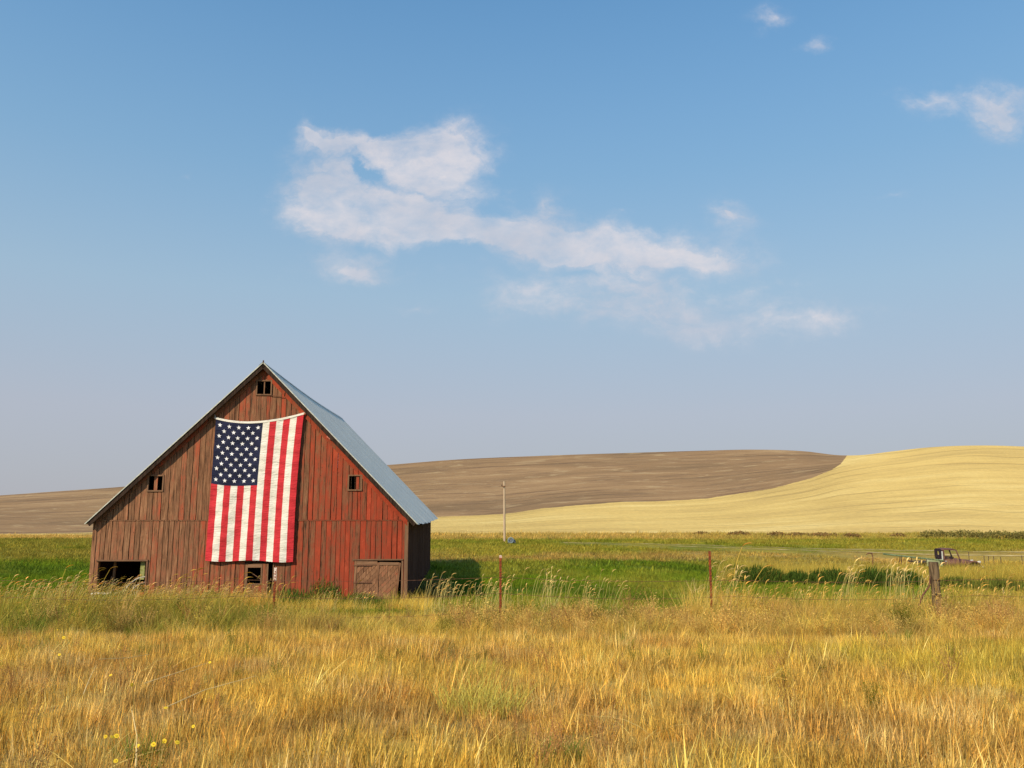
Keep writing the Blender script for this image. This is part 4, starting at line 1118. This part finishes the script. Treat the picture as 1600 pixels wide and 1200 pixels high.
def weed_mesh(name, h, rad, nbr, leaves, lsize, seed, mat=None, flowers=0):
    """branchy weed with many small leaves"""
    rng = np.random.default_rng(seed); vs = []; faces = []; cols = []
    def rib(a, b, w_):
        k = len(vs); s_ = Vector((1, 0, 0)); vs.extend([tuple(a - s_*w_), tuple(a + s_*w_), tuple(b + s_*w_*.5), tuple(b - s_*w_*.5)]); faces.append((k, k+1, k+2, k+3)); cols.extend([(.9, .8, .8)] * 4)
    for b in range(nbr):
        an = rng.uniform(0, 2*np.pi); top = Vector((rad * rng.uniform(.2, 1) * math.cos(an), rad * rng.uniform(.2, 1) * math.sin(an), h * rng.uniform(.55, 1)))
        base = Vector((rng.normal(0, rad*.15), rng.normal(0, rad*.15), 0)); mid = (base + top) / 2 + Vector((0, 0, h * .08))
        rib(base, mid, .003); rib(mid, top, .0025)
        for l in range(leaves):
            q = rng.uniform(.2, 1); c = base.lerp(mid, q*2) if q < .5 else mid.lerp(top, q*2-1)
            c = c + Vector(rng.normal(0, .035, 3)) * (h / .5); s_ = lsize * rng.uniform(.5, 1.4)
            d = Vector(rng.normal(0, 1, 3)).normalized(); e = Vector(rng.normal(0, 1, 3)).cross(d).normalized()
            k = len(vs); vs.extend([tuple(c - d*s_), tuple(c - e*s_*.35), tuple(c + d*s_), tuple(c + e*s_*.35)]); faces.append((k, k+1, k+2, k+3))
            g = rng.uniform(.6, 1.4); cols.extend([(g, g, g)] * 4)
    me = bpy.data.meshes.new(name); me.from_pydata(vs, [], faces); me.materials.append(mat or M_veg); attr_col(me, 'shade', np.array(cols)); return me

src = {}
def sources(key, meshes):
    src[key] = [bpy.data.objects.new(f'{key}_source', m) for m in meshes]   # never linked to the scene: only read by the scatter
sources('short', [tuft_mesh('short_tuft', 44, .07, .24, .16, .24, .0062, 2, .16, 100 + i, shade=(.38, 1.65)) for i in range(6)])
sources('mid', [tuft_mesh('mid_tuft', 36, .30, .70, .20, .26, .0065, 3, .40, 200 + i) for i in range(5)])
sources('tall', [tuft_mesh('tall_tuft', 34, .55, 1.0, .22, .20, .0085, 4, .35, 300 + i, heads=2, headw=.022, headlen=.14) for i in range(5)])
sources('plume', [tuft_mesh('plume_tuft', 10, .5, .95, .18, .22, .010, 4, .5, 400 + i, heads=5, headw=.022, headlen=.15) for i in range(6)])
sources('meadow', [tuft_mesh('meadow_tuft', 44, .10, .26, .34, .40, .016, 2, .5, 500 + i) for i in range(5)])
sources('far', [tuft_mesh('far_tuft', 40, .12, .40, .60, .34, .035, 2, .4, 600 + i) for i in range(4)])
sources('bent', [tuft_mesh('bent_tuft', 9, .14, .34, .16, 1.1, .0055, 4, .9, 650 + i, shade=(.7, 1.5)) for i in range(5)])
sources('tangle', [weed_mesh('tangle_weed', .48, .26, 16, 26, .012, 750 + i) for i in range(5)])
sources('dead', [weed_mesh('dead_weed', .55, .28, 16, 12, .014, 700 + i) for i in range(4)])

def gn_scatter(name, key, P, S, R, TILT, C, label, cat='grass'):
    N = len(P)
    me = bpy.data.meshes.new(name); me.vertices.add(N); me.vertices.foreach_set('co', np.asarray(P, np.float32).ravel())
    a = me.attributes.new('scl', 'FLOAT_VECTOR', 'POINT'); a.data.foreach_set('vector', np.asarray(S, np.float32).ravel())
    rot = np.zeros((N, 3), np.float32); rot[:, :2] = TILT; rot[:, 2] = R
    a = me.attributes.new('rot', 'FLOAT_VECTOR', 'POINT'); a.data.foreach_set('vector', rot.ravel())
    a = me.attributes.new('pick', 'INT', 'POINT'); a.data.foreach_set('value', RNG.integers(0, len(src[key]), N).astype(np.int32))
    attr_col(me, 'tint', C)
    o = bpy.data.objects.new(name, me); COL.objects.link(o)
    ng = bpy.data.node_groups.new(name + '_scatter', 'GeometryNodeTree'); ng.is_modifier = True
    ng.interface.new_socket('Geometry', in_out='INPUT', socket_type='NodeSocketGeometry'); ng.interface.new_socket('Geometry', in_out='OUTPUT', socket_type='NodeSocketGeometry')
    g = NT(ng); gi = g.node('NodeGroupInput'); go = g.node('NodeGroupOutput')
    jn = g.node('GeometryNodeJoinGeometry')
    for so in reversed(src[key]):
        oi = g.node('GeometryNodeObjectInfo'); oi.inputs['Object'].default_value = so; oi.inputs['As Instance'].default_value = False
        ti = g.node('GeometryNodeGeometryToInstance'); g.link(oi.outputs['Geometry'], ti.inputs[0]); g.link(ti.outputs[0], jn.inputs[0])
    ip = g.node('GeometryNodeInstanceOnPoints'); ip.inputs['Pick Instance'].default_value = True
    g.link(gi.outputs[0], ip.inputs['Points']); g.link(jn.outputs[0], ip.inputs['Instance'])
    def na(nm, t):
        q = g.node('GeometryNodeInputNamedAttribute'); q.data_type = t; q.inputs['Name'].default_value = nm; return q.outputs[0]
    g.link(na('pick', 'INT'), ip.inputs['Instance Index'])
    e2r = g.node('FunctionNodeEulerToRotation'); g.link(na('rot', 'FLOAT_VECTOR'), e2r.inputs[0]); g.link(e2r.outputs[0], ip.inputs['Rotation'])
    g.link(na('scl', 'FLOAT_VECTOR'), ip.inputs['Scale'])
    g.link(ip.outputs[0], go.inputs[0])
    md = o.modifiers.new('scatter', 'NODES'); md.node_group = ng
    tag(o, label, cat, kind='stuff'); return o

def rand_field(y0, y1, dens, spread=0.74, xoff=(None, None)):
    """random points in the visible wedge; dens per m2 (callable of y allowed)"""
    N = int(((y1**2 - y0**2) * spread + 2.4 * (y1 - y0)) * dens)
    y = np.sqrt(RNG.uniform(y0**2, y1**2, N)); hw_ = spread * y + 1.2
    x = RNG.uniform(-1, 1, N) * hw_
    return x, y
def barn_local(x, y):
    dx_, dy_ = x - org.x, y - 30.4
    return dx_ * math.cos(YAW) + dy_ * math.sin(YAW), -dx_ * math.sin(YAW) + dy_ * math.cos(YAW)
def outside_barn(x, y, pad=0.15):
    lx_, ly_ = barn_local(x, y)
    return ~((lx_ > XL - pad) & (lx_ < XR + pad) & (ly_ > -pad) & (ly_ < DEPTH + pad))
def jitter_col(c, amt=0.19):
    k = 1 + RNG.normal(0, amt, (len(c), 1)); h = RNG.normal(0, .04, (len(c), 1))
    out = c * k; out[:, 0:1] *= 1 + h; out[:, 2:3] *= 1 - h; return np.clip(out, .005, .95)
def scatter(name, key, x, y, scale, label, cols=None, tilt=0.10, sj=0.25, hz=None, cat='grass', zoff=0):
    keep = outside_barn(x, y)
    x, y = x[keep], y[keep]; N = len(x)
    scale = (scale if np.ndim(scale) == 0 else scale[keep]) * np.exp(RNG.normal(0, sj, N))
    z = gz(x, y) + zoff
    S = np.stack([scale, scale, scale * (1 if hz is None else (hz if np.ndim(hz) == 0 else hz[keep]))], 1)
    C = zone_colour(x, y) if cols is None else (np.broadcast_to(cols, (N, 3)) if np.ndim(cols) == 1 else cols[keep])
    # prevailing lean to the right, turbulent
    tl = np.stack([RNG.normal(0, tilt, N), 0.03 + (vnoise(x, y, 1.6, 33) - .5) * .30 + RNG.normal(0, tilt, N)], 1)
    R = RNG.uniform(-.6, .6, N)
    return gn_scatter(name, key, np.stack([x, y, z], 1), S, R, tl, jitter_col(C), label, cat)

# 1 mown verge in the foreground: dense, short, golden
x, y = rand_field(3.0, 14.2, 74)
hgt = 0.58 + 0.5 * vnoise(x, y, 0.8, 41) + 0.8 * (vnoise(x, y, 2.4, 42) - .5)
hgt *= 1 - 0.35 * sstep(y, 11.5, 13.6)
scatter('verge_grass', 'short', x, y, hgt, 'short dry golden grass covering the foreground verge', tilt=.14)
x, y = rand_field(3.2, 13.5, 1.6)
m_ = vnoise(x, y, .6, 44) > .47; x, y = x[m_], y[m_]
scatter('verge_stalks', 'mid', x, y, .42, 'taller loose straw stalks standing out of the dry verge', cols=(STRAW + GOLD) * .5, tilt=.2)
x, y = rand_field(4.0, 14.0, 1.3); m_ = vnoise(x, y, .5, 45) > .52; x, y = x[m_], y[m_]
scatter('verge_weeds', 'dead', x, y, .5, 'low dried brown weeds scattered through the verge', cols=BRN * 1.6, cat='weeds')
x, y = rand_field(4, 13.8, 1.6); m_ = vnoise(x, y, .45, 81) > .52; scatter('verge_green_weeds', 'tangle', x[m_], y[m_], .38, 'small green weeds growing low in the verge', cols=GREEN * .7, cat='weeds')
x, y = rand_field(3.4, 13.6, 5); m_ = vnoise(x, y, .7, 48) > .56; x, y = x[m_], y[m_]
scatter('bent_stalks', 'bent', x, y, 1.0, 'bent and broken straw lying over the verge grass', cols=(STRAW + GOLD) * .5, tilt=.3)
# 2 rough growth along the fence
x, y = rand_field(13.0, 24.0, 22)
px_, py_ = pix(x, y, gz(x, y))
lf = 1 - sstep(px_, 380, 560); rg = sstep(px_, 1050, 1120)
h_ = 0.42 + .20 * lf * sstep(y, 13.4, 15.5) + .22 * rg * sstep(y, 14.5, 16.6)
mid_gap = sstep(px_, 640, 700) * (1 - sstep(px_, 1040, 1090)); h_ *= 1 - .52 * sstep(px_, 420, 450) * (1 - sstep(px_, 1060, 1095)) * sstep(y, 14.2, 16)
h_ *= 0.42 + 1.15 * vnoise(x, y, .5, 46)
h_ *= 1 - .35 * sstep(y, 20, 23) * (1 - lf)
scatter('fence_row_grass', 'mid', x, y, .95, 'rough knee-high grass growing along the fence line', hz=h_ * 1.3)
x, y = rand_field(13.3, 18.5, 13); px_, py_ = pix(x, y, gz(x, y)); m_ = vnoise(x, y, .9, 49) > .40 + .12 * (px_ < 420); x, y, px_ = x[m_], y[m_], px_[m_]
scatter('tangled_weeds', 'tangle', x, y, .78 * low_zone(x, y), 'crinkled tan weeds filling the fence row', cols=lerp(lerp(np.broadcast_to(TAN * 1.05, (len(x), 3)), GOLD, RNG.random(len(x))), YG * .6, .9 * (px_ < 420) * RNG.random(len(x))), cat='weeds', hz=.85)
x, y = rand_field(13.4, 19.5, 4.5); px_, py_ = pix(x, y, gz(x, y)); m_ = vnoise(x, y, .55, 77) > .50 + .08 * (px_ > 450); x, y = x[m_], y[m_]
scatter('green_weeds', 'tangle', x, y, .85 * low_zone(x, y), 'dark green leafy weeds mixed into the fence row', cols=lerp(np.broadcast_to(GREEN * .55, (len(x), 3)), OLIVE * .6, RNG.random(len(x))), cat='weeds', hz=.9)
x, y = rand_field(13.6, 20, 2.8); px_, py_ = pix(x, y, gz(x, y))
m_ = (vnoise(x, y, .5, 47) > .50); x, y = x[m_], y[m_]
scatter('fence_row_weeds', 'dead', x, y, .95 * low_zone(x, y), 'brown dried weeds tangled in the fence row grass', cols=lerp(np.broadcast_to(BRN*1.5, (len(x), 3)), TAN, RNG.random(len(x))), cat='weeds')
# 3 tall grass with heads
x, y = rand_field(15.5, 25.5, 7); px_, py_ = pix(x, y, gz(x, y))
prob = np.maximum.reduce([1 - sstep(px_, 330, 440), 0.9 * sstep(px_, 1085, 1120) * (1 - sstep(y, 19, 21)), .03 * np.ones_like(x)])
m_ = RNG.random(len(x)) < prob; x, y, px_ = x[m_], y[m_], px_[m_]
cl = lerp(lerp(np.broadcast_to(YG * .7, (len(x), 3)), GOLD * .85, RNG.random(len(x)) * .9), TAN, sstep(px_, 900, 1100) * .4)
scatter('tall_grass', 'tall', x, y, .75, 'waist-high seeding grass left of the barn and round the right fence posts', cols=cl, hz=np.where(px_ < 700, .80, .85))
# plumes, placed in stands
def stand(cx, cy_px, Y, wpx, n_, jy=.6):
    c = at(cx, 900, Y); wd = wpx / F * Y
    return c.x + RNG.uniform(-wd / 2, wd / 2, n_), Y + RNG.normal(0, jy, n_)
PX, PYY, PS = [], [], []
for cx, Y_, wpx, n_, s_ in ((60, 20.5, 260, 74, .78), (230, 21, 190, 40, .70), (360, 21, 120, 12, .66), (720, 20.3, 120, 11, .85), (685, 20, 60, 5, .85), (800, 20.5, 90, 7, .8), (870, 20.3, 75, 10, .92),
                            (925, 20.3, 50, 5, .85), (1110, 17.6, 50, 4, 1.05), (1225, 19, 150, 10, .66), (1350, 21, 120, 9, 1.15), (1420, 20.5, 80, 4, 1.1), (1540, 19, 90, 5, .7), (540, 25.5, 110, 8, .62), (300, 23.5, 200, 20, .8), (485, 24, 60, 4, .7)):
    a_, b_ = stand(cx, 0, Y_, wpx, n_); PX.append(a_); PYY.append(b_); PS.append(np.full(n_, s_))
x = np.concatenate(PX); y = np.concatenate(PYY); s_ = np.concatenate(PS)
scatter('plume_grass', 'plume', x, y, s_, 'tall pale drooping seed heads rising behind the fence', cols=lerp(np.broadcast_to(np.array((.50, .42, .15)), (len(x), 3)), STRAW, RNG.random(len(x)) * .7), sj=.10)
# 4 meadow
x, y = rand_field(21, 48, 10); scatter('meadow_grass', 'meadow', x, y, 1.0, 'lush green meadow grass round the barn', hz=.9)
x, y = rand_field(46, 112, 2.6); 
lane_y = np.interp(x, tx, ty); near_lane = (x > tx[0] - 1) & (y > lane_y - 7.5) & (y < lane_y + .5)
scatter('far_meadow_grass', 'far', x, y, np.where(near_lane, .25, 1.0), 'distant olive and green meadow grass up to the hill foot', hz=.75)
# right: dry tall stand between ditch and truck
x, y = rand_field(40, 58, 12); px_, py_ = pix(x, y, gz(x, y)); m_ = (px_ > 1110 + 40 * vnoise(x, y, .3, 50)); x, y = x[m_], y[m_]; px_ = px_[m_]
scatter('dry_stand_grass', 'mid', x, y, 1.35, 'tall dry golden grass in front of the old truck', cols=lerp(np.broadcast_to(GOLD * .85, (len(x), 3)), OLIVE * .8, np.clip(1.2 * vnoise(x, y, .3, 51) - .1 + .3 * sstep(y, 48, 54), 0, 1)), hz=.88)
# foot of the barn: straw and greens
x = RNG.uniform(XL - .3, XR + 1.0, 900); yl = -RNG.uniform(.15, 3.6, 900); P2 = np.array([BM @ Vector((a, b, 0)) for a, b in zip(x, yl)])
gx_ = x; colb = np.where(((gx_ > .9) & (gx_ < 5.6) & (yl > -2.4))[:, None], GREEN * .75, np.where((gx_ < -3)[:, None], OLIVE, GOLD))
scatter('barn_foot_grass', 'mid', P2[:, 0], P2[:, 1], .95, 'uneven green and straw grass against the barn front', cols=lerp(colb, GOLD, .25 * RNG.random(900)), hz=.85)
# strip at the foot of the hill
x, y = rand_field(96, 112.5, 3.0); px_, py_ = pix(x, y, gz(x, y)); m_ = px_ > 640; x, y, px_ = x[m_], y[m_], px_[m_]
scatter('hill_foot_grass', 'far', x, y, 1.3, 'strip of dry tan grass along the foot of the hill', cols=lerp(np.broadcast_to(TAN * 1.15, (len(x), 3)), OLIVE, np.clip(.5 * vnoise(x, y, .2, 52) + .4 * sstep(px_, 1050, 1200), 0, 1)), hz=1.0)

# individual bushes: a cloud of small leaves and stems
bush_me = {}
def bush(name, label, cat, loc, sx, sy, sz, colr, nleaf, ls, seed, group=None, blade=False):
    rng = np.random.default_rng(seed); vs = np.zeros((nleaf * 4, 3)); 
    u_ = rng.normal(0, 1, (nleaf, 3)); u_ /= np.linalg.norm(u_, axis=1, keepdims=True); r_ = rng.random(nleaf) ** .45
    lump = 0.72 + .5 * vnoise(u_[:, 0] * 3 + seed, u_[:, 1] * 3 + u_[:, 2] * 2, 1.0, seed)
    c = u_ * (r_ * lump)[:, None]; c[:, 2] = np.abs(c[:, 2])
    c *= np.array((sx, sy, sz))
    if blade: d = np.stack([rng.normal(.15, .3, nleaf), rng.normal(0, .3, nleaf), np.ones(nleaf)], 1)
    else: d = rng.normal(0, 1, (nleaf, 3))
    d /= np.linalg.norm(d, axis=1, keepdims=True); e = np.cross(d, rng.normal(0, 1, (nleaf, 3))); e /= np.linalg.norm(e, axis=1, keepdims=True)
    s_ = ls * rng.uniform(.5, 1.5, nleaf)[:, None]
    vs[0::4] = c - d * s_; vs[1::4] = c - e * s_ * (.10 if blade else .4); vs[2::4] = c + d * s_; vs[3::4] = c + e * s_ * (.10 if blade else .4)
    me = bpy.data.meshes.new(name); fs = np.arange(nleaf * 4).reshape(-1, 4)
    me.from_pydata(vs.tolist(), [], fs.tolist()); me.materials.append(M_vegs)
    g = np.repeat(rng.uniform(.6, 1.45, nleaf), 4)[:, None]; attr_col(me, 'shade', np.ones((nleaf * 4, 3)))
    hue = np.repeat(rng.uniform(0, 1, nleaf), 4)[:, None]
    attr_col(me, 'tint', np.clip(np.array(colr) * g * (1 + hue * np.array((.5, .2, 0))), 0, .9))
    root = thing(name, label, cat, loc, 0, group)
    o = bpy.data.objects.new('foliage', me); COL.objects.link(o); o.parent = root
    mb = MB()
    for k in range(7): a_ = rng.uniform(0, 6.28); mb.tube([(0, 0, -.05), (sx * .3 * math.cos(a_), sy * .3 * math.sin(a_), sz * .4), (sx * .6 * math.cos(a_), sy * .6 * math.sin(a_), sz * .75)], [ls * .12, ls * .08, ls * .04], 4)
    mb.build('stems', M_dark, root); return root
def gpx(px, py, dy=0):
    q = ground_hit(px, py); return (q.x, q.y + dy, q.z - .02)
SAGE = (.16, .17, .06); DG = (.055, .10, .018)
hb = [(1092, 838, 12, 'low dark bush nearest the middle of the hill foot'), (1150, 838, 15, 'small dark bush left of the hill-foot pair of round bushes'), (1208, 839, 13, 'dark round bush at the hill foot above the middle of the dry stand'),
      (1240, 839.5, 16, 'round bush at the hill foot, between two other dark bushes'), (1278, 840, 20, 'wide dark green bush at the hill foot below the golden slope'), (1322, 841, 12, 'small brownish bush at the hill foot, just left of a gap'),
      (1395, 841, 10, 'isolated tiny brown bush at the hill foot left of the long thicket'), (1455, 842, 24, 'left lobe of the long green thicket above the truck cab'), (1497, 842, 28, 'middle lobe of the long green thicket behind the truck'),
      (1545, 843, 28, 'right lobe of the long green thicket at the hill foot'), (1592, 843.5, 24, 'last lobe of the thicket at the right edge of the view')]
for i, (px, py, wpx, lb) in enumerate(hb):
    q = ground_hit(px, py); wd = wpx / F * q.y
    bush('bush', lb, 'bush', (q.x, q.y - 1.5, q.z), wd * 1.45, wd * .8, .70 + .42 * (wpx > 22), (.20, .19, .06) if wpx > 22 else (.24, .17, .07), 1300 if wpx < 20 else 2600, .12, 40 + i, 'low bushes along the foot of the hill')
for i, (px, py, wpx, h_, lb) in enumerate(((1188, 912, 42, .85, 'dark green sedge mound right of the red post'), (1245, 914, 26, .6, 'smaller dark green sedge mound beside the first one'), (1302, 915, 46, .8, 'broad dark green sedge mound in the ditch'),
                                    (1372, 916, 46, .85, 'dark green sedge mound left of the wooden post'), (1415, 915, 30, .7, 'last dark sedge mound just left of the wooden post'), (1150, 905, 24, .7, 'olive sedge mound nearest the red fence post'), (1560, 922, 60, .45, 'low green sedge patch right of the wooden post'), (1495, 920, 30, .5, 'narrow green sedge tuft close behind the wooden post'))):
    q = ground_hit(px, py); wd = wpx / F * q.y
    bush('sedge_mound', lb, 'sedge', (q.x, q.y, q.z), wd, wd * .8, h_, DG if i < 5 else (.12, .15, .03), 2600, .16, 60 + i, 'dark sedge mounds in the ditch', True)
for i, (lx_, ly_, wd, h_, lb) in enumerate(((1.9, -1.6, 1.0, .70, 'green weed clump at the barn foot right of the narrow door'), (3.1, -1.4, .8, 1.05, 'taller green weed clump left of the sagging barn door'), (4.4, -1.5, 1.0, .55, 'low green weeds in front of the sagging barn door'),
                                       (6.9, 1.6, .8, 1.1, 'dusty green weeds beside the shaded right corner of the barn'), (-4.4, -1.4, .6, .5, 'dark weeds below the left barn opening'), (-0.9, -1.6, .5, .65, 'dark green weed clump under the flag'))):
    q = BM @ Vector((lx_, ly_, 0)); z_ = float(gz(q.x, q.y))
    bush('weed_clump', lb, 'weeds', (q.x, q.y, z_), wd, wd * .7, h_, (.07, .13, .025) if i != 3 else (.14, .16, .07), 1500, .10, 80 + i, 'green weeds along the barn front', True)
# single green tufts and yellow-green clump in the verge
def single_tuft(name, label, px, py, colr, nbl, h, rad, w_, seed, lean=.4, curl=.5):
    q = ground_hit(px, py)
    me = tuft_mesh(name, nbl, h * .55, h, rad, lean, w_, 4, curl, seed, mat=M_vegs); attr_col(me, 'tint', np.tile(np.array(colr), (len(me.vertices), 1)))
    o = bpy.data.objects.new(name, me); COL.objects.link(o); o.location = q; tag(o, label, 'grass tuft', 'green tufts in the dry verge'); return o
GT = (.17, .24, .04)
single_tuft('grass_tuft', 'large pale yellow-green grass clump in the middle of the verge', 752, 1112, (.62, .54, .13), 520, .42, .36, .006, 1)
single_tuft('grass_tuft', 'second yellow-green clump just behind the large middle one', 735, 1062, (.52, .46, .10), 300, .34, .3, .006, 2)
for i, (px, py, r_, h_, lb) in enumerate(((965, 1010, .22, .28, 'dark green tuft at the verge edge near the picture middle'), (1402, 1008, .2, .34, 'spiky green tuft below the wooden post'), (1532, 1015, .18, .28, 'small spiky green tuft right of the wooden post'),
        (62, 1022, .3, .36, 'green tuft at the far left verge edge'), (236, 1024, .22, .24, 'flat green tuft below the left barn opening'), (376, 1028, .25, .3, 'green tuft on the verge edge below the flag'), (1040, 1040, .4, .3, 'wide faint green patch on the verge right of middle'),
        (215, 1190, .14, .3, 'green tuft at the lower left among yellow flowers'), (880, 1185, .14, .25, 'small green tuft at the bottom middle'), (1318, 972, .16, .4, 'narrow green tuft in the fence row right of the red post'), (610, 1030, .2, .25, 'faint green weed on the verge below the sagging door'))):
    single_tuft('grass_tuft', lb, px, py, GT if i < 6 or i > 6 else (.3, .3, .08), 120, h_, r_, .006, 20 + i)
# clump round the red post
q = at(1110, 900, 16.4)
for i, (px, py, h_, r_, n_, lb) in enumerate(((1085, 982, 1.10, .22, 150, 'tall upright pale straw clump left of the red post'), (1140, 972, 1.0, .5, 560, 'dense golden clump at the foot of the red post'), (1195, 976, .8, .45, 420, 'tawny clump right of the red post'),
        (397, 972, .85, .38, 520, 'orange dry clump before the narrow barn door'), (1250, 980, .6, .4, 300, 'low tawny clump third to the right of the red post'), (1560, 968, .55, .5, 420, 'pale bleached clump right of the wooden post'), (660, 962, .6, .4, 300, 'golden clump at the right corner of the barn'), (1400, 968, .62, .5, 380, 'straw clump left of the wooden post'))):
    single_tuft('straw_clump', lb, px, py, [(.78, .54, .15), (.80, .52, .12), (.70, .43, .12), (.78, .44, .10), (.68, .46, .15), (.85, .66, .30), (.80, .56, .12), (.72, .50, .14)][i], int(n_ * 1.3), h_, r_, .010, 50 + i, lean=.2, curl=.35)['category'] = 'grass clump'

# dead branches near the wooden post
M_twig = worn('bleached_twig', (0.62, .44, .17), (.75, .56, .26), 20)
for i, (px, py, lb) in enumerate(((1400, 955, 'bleached bare branch lying left of the wooden post'), (1430, 940, 'tangled brown twigs against the left foot of the wooden post'), (1535, 955, 'dark dead twigs right of the wooden post'), (1085, 930, 'bent straw coloured stalk arching by the red post'))):
    q = ground_hit(px, py); r4 = random.Random(i + 9); mb = MB()
    for k in range(9):
        a_ = r4.uniform(-.4, 3.5); p0 = Vector((r4.uniform(-.15, .15), r4.uniform(-.1, .1), .1)); pts = [p0]
        d_ = Vector((math.cos(a_), r4.uniform(-.3, .3), abs(math.sin(a_)) + .25)).normalized()
        for j in range(4): pts.append(pts[-1] + d_ * r4.uniform(.1, .2)); d_ = (d_ + Vector((r4.uniform(-.5, .5), r4.uniform(-.3, .3), r4.uniform(-.4, .2)))).normalized()
        mb.tube(pts, [.009, .008, .006, .005, .003], 4)
    o = mb.build('dead_branch', M_twig if i in (0, 3) else M_iron); o.location = q; tag(o, lb, 'branch', 'dead branches by the fence')

# yellow wildflowers
M_yel = principled('yellow_petal', (0.82, 0.58, 0.03), 0.8)[0]; M_ctr = principled('flower_centre', (0.65, 0.42, 0.03), 0.8)[0]
M_stem = principled('flower_stem', (0.40, 0.30, 0.08), 0.8)[0]
fl = [(93, 983, 'highest yellow wildflower by the reeds at the left'), (104, 995, 'large yellow wildflower just under the highest one'), (193, 1011, 'lone yellow wildflower on the verge edge below the left barn opening'), (99, 1021, 'small yellow wildflower left, below the two highest'),
      (173, 1055, 'flat yellow wildflower in the left verge, side on'), (206, 1070, 'yellow wildflower below and right of the side-on bloom'), (328, 1035, 'pale yellow wildflower farthest right, on a long leaning stalk'), (259, 1106, 'yellow wildflower at the end of a long straw stalk'),
      (302, 1135, 'yellow wildflower lower right of the group'), (165, 1151, 'left bloom of a tight row of three yellow wildflowers'), (175, 1151.5, 'middle bloom of a tight row of three yellow wildflowers'), (182, 1150, 'right bloom of a tight row of three yellow wildflowers'),
      (215, 1166, 'yellow wildflower on a thick pale stem at lower left'), (240, 1163, 'yellow wildflower right of the thick pale stem'), (257, 1158, 'faint yellow bloom between two brighter ones at lower left'), (277, 1160, 'small yellow bloom right of the faint one'), (181, 1189, 'lowest yellow wildflower near the bottom edge')]
pet_v = []; pet_f = []
for k in range(9):
    t = 2 * math.pi * k / 9; c_, s_ = math.cos(t), math.sin(t); b = len(pet_v)
    for (r_, w_, z_) in ((.004, .002, 0), (.012, .0052, .003), (.019, .0036, .002), (.0205, .0, 0)):
        pet_v += [(c_*r_ - s_*w_, s_*r_ + c_*w_, z_), (c_*r_ + s_*w_, s_*r_ - c_*w_, z_)]
    pet_f += [(b+2*j, b+2*j+1, b+2*j+3, b+2*j+2) for j in range(3)]
pet_me = bpy.data.meshes.new('petals'); pet_me.from_pydata(pet_v, [], pet_f); pet_me.materials.append(M_yel)
ctr_me = None
for i, (px, py, lb) in enumerate(fl):
    q = ground_hit(px, py)
    Y_ = q.y
    for _k in range(60):
        head = at(px, py, Y_); g_ = float(gz(head.x, Y_)); Hh = head.z - g_
        if Hh > (.36 if py > 1030 else .55): break
        Y_ -= .06
    root = thing('wildflower', lb, 'flower', (head.x, Y_, g_), 0, 'yellow wildflowers in the verge')
    r5 = random.Random(i); b_ = (r5.uniform(-.1, .1), r5.uniform(0, .1))
    MB().tube([(b_[0], b_[1], -.02), (b_[0] * .6, b_[1] * .5, Hh * .5), (0, 0, Hh - .004)], [.0035, .003, .002], 5).build('stem', M_stem, root)
    s_ = 0.5 + .3 * r5.random() if px != 104 else 1.0
    pe = bpy.data.objects.new('petals', pet_me); COL.objects.link(pe); pe.parent = root; pe.location = (0, 0, Hh); pe.rotation_euler = (math.radians(r5.uniform(15, 80)), r5.uniform(-.6, .6), r5.random()); pe.scale = (s_,) * 3
    if ctr_me is None:
        c_o = MB().loft([[(r_ * math.cos(t), r_ * math.sin(t), z_) for t in np.linspace(0, 2*math.pi, 9)[:-1]] for r_, z_ in ((.005, 0), (.0065, .004), (.003, .007))]).build('centre', M_ctr, root); ctr_me = c_o.data
    else: c_o = bpy.data.objects.new('centre', ctr_me); COL.objects.link(c_o); c_o.parent = root
    c_o.location = (0, 0, Hh); c_o.rotation_euler = pe.rotation_euler; c_o.scale = (s_,) * 3
# long bleached stalks lying over the verge
for i, (a_, b_, c_, lb) in enumerate((((262, 1104), (320, 1078), (400, 1056), 'long pale straw stalk slanting up right across the left verge'), ((130, 1085), (140, 1060), (150, 1040), 'short pale stalk standing up in the left verge'), ((212, 1198), (214, 1150), (206, 1110), 'thick pale stem standing at the lower left'),
                                 ((225, 1068), (280, 1050), (330, 1034), 'thin pale stalk leading to the farthest right yellow flower'), ((155, 1030), (200, 1028), (235, 1022), 'flat pale stalk lying along the verge edge at left'))):
    q0 = ground_hit(*a_); Y_ = q0.y * .95 - 1.0
    pts = [at(*v_, Y_ + .25 * k) for k, v_ in enumerate((a_, b_, c_))]
    o = MB().tube([p_ - pts[0] for p_ in pts], [.004, .0032, .002], 5).build('straw_stalk', M_twig); o.location = pts[0]; tag(o, lb, 'stalk', 'long pale stalks in the verge')

print('boards', nb, 'objects', len(bpy.data.objects))
